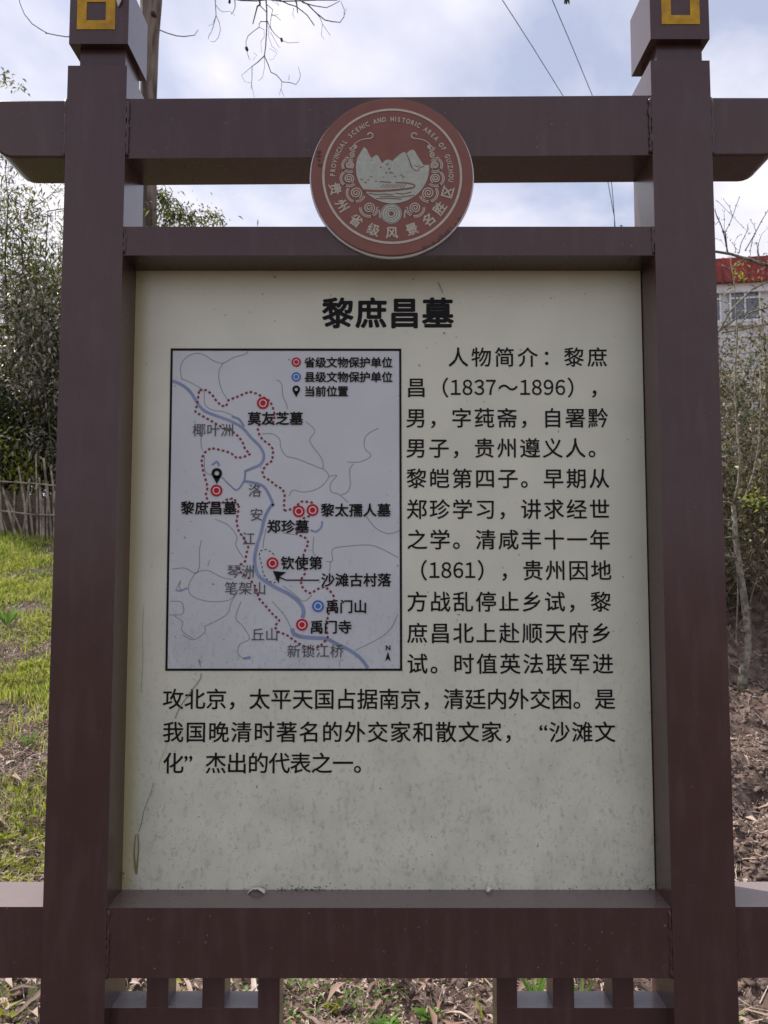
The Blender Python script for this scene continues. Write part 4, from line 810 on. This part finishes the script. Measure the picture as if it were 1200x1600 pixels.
for a, b in (((1154, 873), (1134, 868)), ((1149, 840), (1132, 840)), ((1147, 815), (1131, 812)), ((1146, 788), (1130, 784)), ((1152, 880), (1163, 884)), ((1166, 955), (1173, 950)), ((1166, 990), (1158, 985))): mb.tube([tuple(at(a[0], a[1], SY)), tuple(at((a[0]+b[0])/2, (a[1]+b[1])/2 - 1, SY - .02)), tuple(at(b[0], b[1], SY - .05))], [k*4, k*3.4, k*2.2], 6)
tag(mb.build('branches', M['palebark'], sp, True), kind='stuff')
r_ = random.Random(77); mb = MB()
for q in atl([(1153, 759), (1151, 660), (1177, 740), (1186, 696), (1152, 560), (1148, 600)], SY): grow(mb, q, (r_.gauss(0, .7), r_.gauss(0, .4), .8), .4, .005, 2, r_, .5, 0, None, 4)
mb.build('twigs', M['stem'], sp)
cl = np.array(at(1178, 780, SY - .1)); leaves_obj('foliage', cl + rng.normal(size=(46, 3))*np.array([.05, .05, .05]), .035*(.7+.6*rng.random(46)), .022, M['yel_leaf'], sp)
BY = 5.0
bt = tag(empty('bare_tree', (3.75, BY, float(zg(3.75, BY)))), 'bare budding tree whose pale crooked branches cross in front of the red roof', 'tree')
k = 6.38/F/2; mb = MB()
rt = (3.75, BY + .1, float(zg(3.75, BY)) - .1)
mb.tube([rt, (3.73, BY + .05, rt[2] + .8)] + atl([(1262, 700), (1256, 560), (1235, 450), (1212, 418)], BY), [.035, .03, .028, .024, .018, .013], 8); mb.build('trunk', M['palebark'], bt, True)
mb = MB()
for L_, w0, w1 in (([(1212, 418), (1200, 414), (1188, 412), (1172, 405), (1158, 402), (1142, 397), (1130, 395), (1112, 392)], 5.5, 4), ([(1165, 402), (1155, 410), (1147, 416), (1139, 421), (1134, 418), (1128, 414)], 3.4, 2), ([(1188, 412), (1186, 402), (1184, 394), (1184, 384)], 3.6, 2.4),
                   ([(1256, 560), (1222, 500), (1200, 508)], 3, 2.5), ([(1258, 320), (1200, 440), (1175, 452), (1150, 477), (1138, 490), (1128, 510), (1119, 522)], 2.0, 4.5), ([(1122, 518), (1150, 498), (1175, 487), (1200, 480), (1240, 470)], 3.0, 3.0),
                   ([(1212, 418), (1222, 360), (1240, 300)], 3, 1.5), ([(1128, 520), (1165, 514), (1200, 505)], 2.6, 2)):
    n = len(L_); mb.tube(atl(L_, BY), [k*(w0+(w1-w0)*i/(n-1)) for i in range(n)], 6)
tag(mb.build('branches', M['palebark'], bt, True), kind='stuff')
mb = MB(); buds = []; r_ = random.Random(31)
for L_, w in (([(1138, 397), (1134, 380), (1131, 365), (1126, 350), (1120, 338), (1117, 328)], 2.2), ([(1136, 392), (1134, 370), (1133, 362), (1128, 362)], 2.4), ([(1133, 362), (1139, 352), (1145, 338), (1150, 322), (1156, 307)], 1.3), ([(1145, 338), (1139, 322), (1130, 311)], 1.0),
              ([(1121, 314), (1140, 333), (1160, 354), (1172, 366)], .9), ([(1155, 395), (1158, 380), (1164, 368), (1169, 358), (1168, 352)], 1.6), ([(1164, 392), (1178, 368), (1190, 345), (1198, 332), (1206, 318)], 1.7), ([(1181, 362), (1178, 352), (1173, 345)], 1.0),
              ([(1178, 368), (1174, 380), (1172, 398)], 1.2), ([(1131, 362), (1132, 345), (1131, 330)], .9), ([(1118, 372), (1126, 376), (1134, 385)], .8), ([(1143, 378), (1150, 388), (1156, 393)], .8), ([(1184, 384), (1190, 366), (1200, 356)], 1.0), ([(1119, 350), (1124, 345), (1121, 340)], .9),
              ([(1200, 440), (1192, 425), (1197, 405)], 1.1), ([(1150, 395), (1147, 380), (1152, 370), (1158, 366)], .9)):
    n = len(L_); P_ = atl(L_, BY - .03); mb.tube(P_, [k*w*(1 - .35*i/(n-1)) for i in range(n)], 4)
    for q in P_:
        for _ in range(2): buds.append((q[0] + r_.gauss(0, .008), q[1], q[2] + r_.gauss(0, .010)))
mb.build('twigs', M['twig'], bt); bd = MB()
for q in buds: bd.tube([(q[0], q[1], q[2] - .006), q, (q[0] + .002, q[1], q[2] + .007)], [.001, r_.uniform(.002, .005), .001], 4)
bd.build('buds', M['stem'], bt)
P_ = np.concatenate([np.array(at(1157, 425, BY + .2)) + rng.normal(size=(60, 3))*np.array([.03, .03, .07]), np.array(at(1180, 455, BY + .2)) + rng.normal(size=(14, 3))*.07, np.array(at(1183, 383, BY)) + rng.normal(size=(5, 3))*.012])
leaves_obj('foliage', P_, .03*(.6+.8*rng.random(len(P_))), .016, M['yel_leaf'], bt)

# ---------------------------------------------------------------- overhead wires and their pole
M['wire'] = mat('black_wire', (0.02, 0.02, 0.022), rough=0.6)
WY = 14.0; pole = tag(empty('utility_pole', tuple(at(962, 470, WY))), 'thin pole carrying the overhead wires, standing behind the board', 'pole')
b0 = at(962, 425, WY); zz = float(zg(b0[0], b0[1])); mb = MB(); mb.tube([(b0[0], b0[1], zz - .3), tuple(b0)], [.09, .06], 10); mb.build('shaft', M['palebark'], pole, True)
mb = MB(); mb.box(b0[0] - .3, b0[0] + .3, b0[1] - .11, b0[1] - .05, b0[2] - .25, b0[2] - .18); mb.build('crossarm', M['twig'], pole)
for L_, lab in (([(700, -140, 5), (785, 0, 7.5), (832, 73, 9), (878, 147, 10.5), (925, 232, 12), (950, 285, 13), (960, 340, 13.6), (961, 427, 13.95)], 'left one of two black overhead wires slanting down to the beam'),
                ([(800, -160, 5), (863, 0, 7.5), (897, 80, 9), (925, 148, 10.5), (946, 225, 12), (956, 290, 13), (961, 352, 13.6), (963, 427, 13.95)], 'right one of two black overhead wires slanting down to the beam')):
    P_ = [tuple(at(*q)) for q in L_]; mb = MB(); mb.tube(P_, [0.0052 + .0003*i for i in range(len(P_))], 6); o = mb.build('overhead_wire', M['wire']); tag(o, lab, 'wire', 'overhead wires')
mb = MB(); 
for dx, w in ((0, 6), (4, 4), (-3, 3)): mb.tube(atl([(885+dx, -14), (885+dx*.7, -2), (885+dx*1.1, 6)], 7.0), [8.4/F/2*w*.6, 8.4/F/2*w, 8.4/F/2*w*.5], 6)
mb.tube(atl([(850, -60), (885, -14)], 7.0), .006, 5); mb.tube(atl([(600, -90), (720, -85), (850, -60)], 6.6), .008, 5); o = mb.build('hanging_seed_pod', M['twig'], tr)

# ================================================================== small things on the ground
def wedge(n, u0, u1, d0, d1, rg, p=1.0):
    """points spread evenly over the view of the ground between two distances from the camera"""
    t = rg.random(n); d = d0*(d1/d0)**t if p == 1 else d0 + (d1-d0)*t; u = u0 + (u1-u0)*rg.random(n); x = u*d; y = d + CAM[1]; return x, y
rg = np.random.default_rng(5)
def patch(x, y, s, f=1.6, lo=-.12, hi=.18): return np.clip((vnoise(x*f, y*f, s) - lo)/(hi-lo), 0, 1)
# grass: tapered bent blades, two segments
def blades(name, x, y, h, w, m, lab, bend=.5, rgx=rg):
    n = len(x); z = zg(x, y) - .008; a = rgx.random(n)*6.283; dx, dy = np.cos(a), np.sin(a); b = bend*h*(.3+rgx.random(n)); c = rgx.random(n)*6.283; wx, wy = np.cos(c)*w/2, np.sin(c)*w/2
    V = np.empty((n, 5, 3)); 
    V[:, 0] = np.stack([x-wx, y-wy, z], 1); V[:, 1] = np.stack([x+wx, y+wy, z], 1)
    V[:, 2] = np.stack([x-wx*.8+dx*b*.35, y-wy*.8+dy*b*.35, z+h*.6], 1); V[:, 3] = np.stack([x+wx*.8+dx*b*.35, y+wy*.8+dy*b*.35, z+h*.6], 1); V[:, 4] = np.stack([x+dx*b, y+dy*b, z+h], 1)
    k = np.arange(n)[:, None]*5; T = np.concatenate([k+np.array([[0, 1, 3]]), k+np.array([[0, 3, 2]]), k+np.array([[2, 3, 4]])], 1).reshape(-1, 3)
    o = link(name, np_mesh(name, V.reshape(-1, 3), T), m); tag(o, lab, 'grass', kind='stuff'); return o
gxs, gys = [], []
for n, u0, u1, d0, d1 in ((110000, -.56, -.36, 3.0, 8.9), (40000, -.85, -.15, 3.0, 9.2), (1200, -.6, .2, 2.45, 3.2)):
    x, y = wedge(n, u0, u1, d0, d1, rg); d = y - CAM[1]; keep = rg.random(n) < (patch(x, y, 20, 2.2)*.75 + .25*patch(x, y, 21, 7)) * np.where(d > 4.7, 1.15, .24); gxs.append(x[keep]); gys.append(y[keep])
x = np.concatenate(gxs); y = np.concatenate(gys); d = y - CAM[1]
xs2, ys2 = wedge(14000, -.6, -.3, 3.0, 7.0, rg); blades('straw', xs2, ys2, .02+.05*rg.random(14000), .003+.004*rg.random(14000), M['litter_twig'], 'dry bent straw blades among the grass on the left bank', bend=2.2)
blades('grass', x, y, (.03+.07*rg.random(len(x)))*(.7+.4*patch(x, y, 23)), .004+.006*rg.random(len(x)), M['grass'], 'sunlit yellow-green grass on the bank left of the sign')
# low broad weeds between the grass
x, y = wedge(24000, -.85, -.2, 2.5, 8.5, rg); keep = rg.random(len(x)) < patch(x, y, 24, 3.0, -.02, .2) * np.where(y < 1.75, .10, np.where(y < 3.2, .35, 1)); x, y = x[keep], y[keep]; n = len(x)
V = np.stack([x, y, zg(x, y) + .01 + .03*rg.random(n)], 1); dr = rg.normal(size=(n, 3)); dr[:, 2] = np.abs(dr[:, 2])*.5
o = leaves_obj('weeds', V, .02 + .045*rg.random(n), .012 + .014*rg.random(n), M['yel_leaf'], dirs=dr, droop=.1); tag(o, 'low yellow-green weeds spread among the grass', 'weeds', kind='stuff')
x, y = wedge(5200, -.5, .6, 2.4, 3.1, rg); keep = rg.random(len(x)) < patch(x, y, 27, 5.5, .08, .25); x, y = x[keep], y[keep]; n = len(x)
V = np.stack([x, y, zg(x, y) + .015 + .025*rg.random(n)], 1); dr = rg.normal(size=(n, 3)); dr[:, 2] = np.abs(dr[:, 2])*.7
o = leaves_obj('seedlings', V, .010 + .018*rg.random(n), .007 + .008*rg.random(n), M['weed'], dirs=dr, droop=.1); tag(o, 'small green seedlings in patches behind the lower rail', 'weeds', kind='stuff')
# dead leaves and curled sheaths
def litter(name, x, y, L_, W_, m, lab, lift=.02, cat='leaf litter', curl=.12, flat=.28):
    n = len(x); V = np.stack([x, y, zg(x, y) + lift*rg.random(n)], 1); dr = rg.normal(size=(n, 3)); dr[:, 2] *= flat
    o = leaves_obj(name, V, L_, W_, m, dirs=dr, droop=.0, curl=curl, fold=.35); tag(o, lab, cat, kind='stuff'); return o
xs_, ys_ = [], []
for n, u0, u1, d0, d1 in ((16000, -.62, .62, 2.4, 3.2), (24000, -.60, -.3, 3.0, 6.0), (9000, .40, .60, 3.0, 6.5), (11000, -.85, .9, 2.8, 8.0)):
    x, y = wedge(n, u0, u1, d0, d1, rg); xs_.append(x); ys_.append(y)
x = np.concatenate(xs_); y = np.concatenate(ys_); keep = rg.random(len(x)) < np.where(x > .9, .30, 1) * (.35 + .65*patch(x, y, 25, 4)); x, y = x[keep], y[keep]; n = len(x)
litter('fallen_leaves', x, y, .010+.045*rg.random(n)**2.2, .004+.010*rg.random(n)**1.3, M['litter'], 'small dry pinkish-tan fallen leaves scattered over the ground')
x, y = wedge(900, -.62, .62, 2.4, 5.5, rg); n = len(x); litter('fallen_sheaths', x, y, .07+.09*rg.random(n), .014+.018*rg.random(n), M['litter'], 'long curled dry bamboo sheaths lying on the ground', lift=.035, curl=.10)
mb = MB(); r_ = random.Random(12); x, y = wedge(170, -.62, .62, 2.4, 4.2, rg)
for a, b in zip(x, y):      # flat curled strips of bark and sheath
    l = r_.uniform(.08, .2); t = r_.uniform(0, 6.28); w = r_.uniform(.004, .011); n = 6; V = []
    for i in range(n + 1):
        f = i/n - .5; px_, py_ = a + math.cos(t)*l*f - math.sin(t)*l*.25*f*f, b + math.sin(t)*l*f + math.cos(t)*l*.25*f*f; z_ = float(zg(px_, py_)) + .014 + .02*(1 - 4*f*f)*r_.uniform(.7, 1); ww = w*(1 - .8*abs(2*f)**3)
        V += [(px_ - math.sin(t)*ww, py_ + math.cos(t)*ww, z_), (px_, py_, z_ - ww*.5), (px_ + math.sin(t)*ww, py_ - math.cos(t)*ww, z_)]
    mb.add(V, [(3*i + j, 3*i + j + 1, 3*i + j + 4, 3*i + j + 3) for i in range(n) for j in (0, 1)])
o = mb.build('bark_strips', M['litter'], None, True); tag(o, 'long pinkish-tan bark strips lying across the litter', 'leaf litter', kind='stuff')
mb = MB(); r_ = random.Random(8)
x, y = wedge(2600, -.62, .64, 2.4, 6.0, rg)
for a, b in zip(x, y):
    l = r_.choice([r_.uniform(.02, .06), r_.uniform(.05, .16)]); t = r_.uniform(0, 6.28); cx, sx = math.cos(t)*l/2, math.sin(t)*l/2; q = r_.gauss(0, .2)*l
    z0 = float(zg(a-cx, b-sx)); z1 = float(zg(a+cx, b+sx)); zm = max(float(zg(a, b)), (z0+z1)/2); w = r_.uniform(.0009, .0026)
    mb.tube([(a-cx, b-sx, z0+.006), (a-sx*q, b+cx*q, zm+r_.uniform(.005, .018)), (a+cx, b+sx, z1+r_.uniform(.004, .02))], [w, w*.9, w*.6], 4, cap=False)
o = mb.build('fallen_twigs', M['litter_twig']); tag(o, 'thin pale twigs and stalks lying on the soil', 'twigs', kind='stuff')
# soil clods: squashed, jittered octahedra subdivided once
def clods(name, x, y, s, m, lab):
    bm = bmesh.new(); bmesh.ops.create_icosphere(bm, subdivisions=1, radius=1); B = np.array([v.co for v in bm.verts]); Tt = np.array([[v.index for v in f.verts] for f in bm.faces]); bm.free()
    n = len(x); V = B[None]*s[:, None, None]*(1 + .5*rg.normal(size=(n, len(B), 1))); V[:, :, 2] *= .7; V += np.stack([x, y, zg(x, y) + s*.15], 1)[:, None]
    T = (Tt[None] + (np.arange(n)*len(B))[:, None, None]).reshape(-1, 3); o = link(name, np_mesh(name, V.reshape(-1, 3), T), m); tag(o, lab, 'soil', kind='stuff'); return o
x1, y1 = wedge(12000, .36, .62, 2.7, 6.0, rg); x2, y2 = wedge(7000, -.6, .9, 2.3, 5.0, rg); x = np.concatenate([x1, x2]); y = np.concatenate([y1, y2]); n = len(x)
clods('soil_clods', x, y, .003 + .015*rg.random(n)**3, M['clod'], 'crumbly brown soil clods on the bare earth right of the sign')
# countable plants near the camera
def rosette(name, label, px, py, d, n, L_, W_, m, up=.5, seed=0, group=None, cat='weed', z=None):
    rgx = np.random.default_rng(seed); q = at(px, py, d - 1.38); x, y = float(q[0]), float(q[1]); z0 = float(zg(x, y)); t_ = tag(empty(name, (x, y, z0)), label, cat, group)
    for k in range(n):
        a = 2.4*k + rgx.normal()*.2; dr = np.array([[math.cos(a), math.sin(a), up*(.6+.8*rgx.random())]]); V, T = leaf_np(np.array([[x, y, z0 + .016]]) + rgx.normal(size=(1, 3))*.004, L_*(.6+.6*rgx.random()), W_*(.8+.4*rgx.random()), dirs=dr, droop=.25, rg=rgx); link('leaf', np_mesh('leaf', V, T), m, t_)
    return t_
rosette('weed_plant', 'green rosette weed in the middle of the gap below the lower rail', 606, 1588, 2.52, 22, .075, .024, M['weed'], .8, 1, 'small weeds under the sign')
rosette('weed_plant', 'pale green weed right of the middle rosette, by the tan leaf strips', 668, 1562, 2.60, 18, .058, .020, M['weed'], .7, 2, 'small weeds under the sign')
rosette('weed_plant', 'small mossy weed left of the middle gap under the rail', 520, 1562, 2.61, 18, .042, .015, M['yel_leaf'], .5, 3, 'small weeds under the sign')
rosette('weed_plant', 'yellow-green weed below the left side rail at the bottom left corner', 6, 1560, 2.58, 7, .06, .022, M['yel_leaf'], .4, 4, 'small weeds under the sign')
rosette('weed_plant', 'yellow-green leafy weed above the left side rail at the left edge', 10, 1285, 3.45, 12, .075, .022, M['yel_leaf'], .5, 5, 'leafy weeds on the left bank')
rosette('weed_plant', 'tall bright green tuft on the bank at the left edge', 12, 905, 6.0, 26, .20, .020, M['weed'], 1.6, 6, 'leafy weeds on the left bank')
rosette('weed_plant', 'grassy green tuft halfway up the left bank beside the post', 45, 1130, 4.2, 20, .11, .010, M['weed'], 1.3, 7, 'leafy weeds on the left bank')
rosette('iris_plant', 'upright green blades seen through the first opening of the right lattice', 838, 1545, 2.63, 14, .15, .013, M['weed'], 2.6, 8, 'upright blades behind the right lattice', 'plant')
rosette('iris_plant', 'upright green blades seen through the second opening of the right lattice', 908, 1550, 2.63, 14, .15, .010, M['weed'], 3.0, 9, 'upright blades behind the right lattice', 'plant')
# dry curl of leaf and a small crumb on the sill
mb = MB(); a = at(401, 1401, YB - .012); n = 9
V = []
for i in range(n):
    t = i/(n-1); xx = a[0] - .016 + .032*t; hz = zs1 + .0015 + .0085*math.sin(math.pi*t)**.8; V += [(xx, a[1] - .008 + .002*math.sin(5*t), hz), (xx + .001, a[1] + .006, zs1 + .001 + (hz-zs1)*.75)]
mb.add(V, [(2*i, 2*i+2, 2*i+3, 2*i+1) for i in range(n-1)]); o = mb.build('dry_leaf', M['dryleaf'], None, True); tag(o, 'pale curled dry leaf lying on the sill left of the middle below the board', 'leaf'); so = o.modifiers.new('s', 'SOLIDIFY'); so.thickness = .0008
mb = MB(); a = at(764, 1400, YB - .01); mb.tube([(a[0]-.004, a[1]-.006, zs1+.003), (a[0], a[1]-.002, zs1+.007), (a[0]+.003, a[1], zs1+.006), (a[0]+.009, a[1]+.002, zs1+.004)], [.003, .0045, .003, .001], 6)
o = mb.build('snail_shell', M['dryleaf'], None, True); tag(o, 'tiny grey crumb on the sill right of the middle below the board', 'crumb')
o.name = 'dirt_crumb'
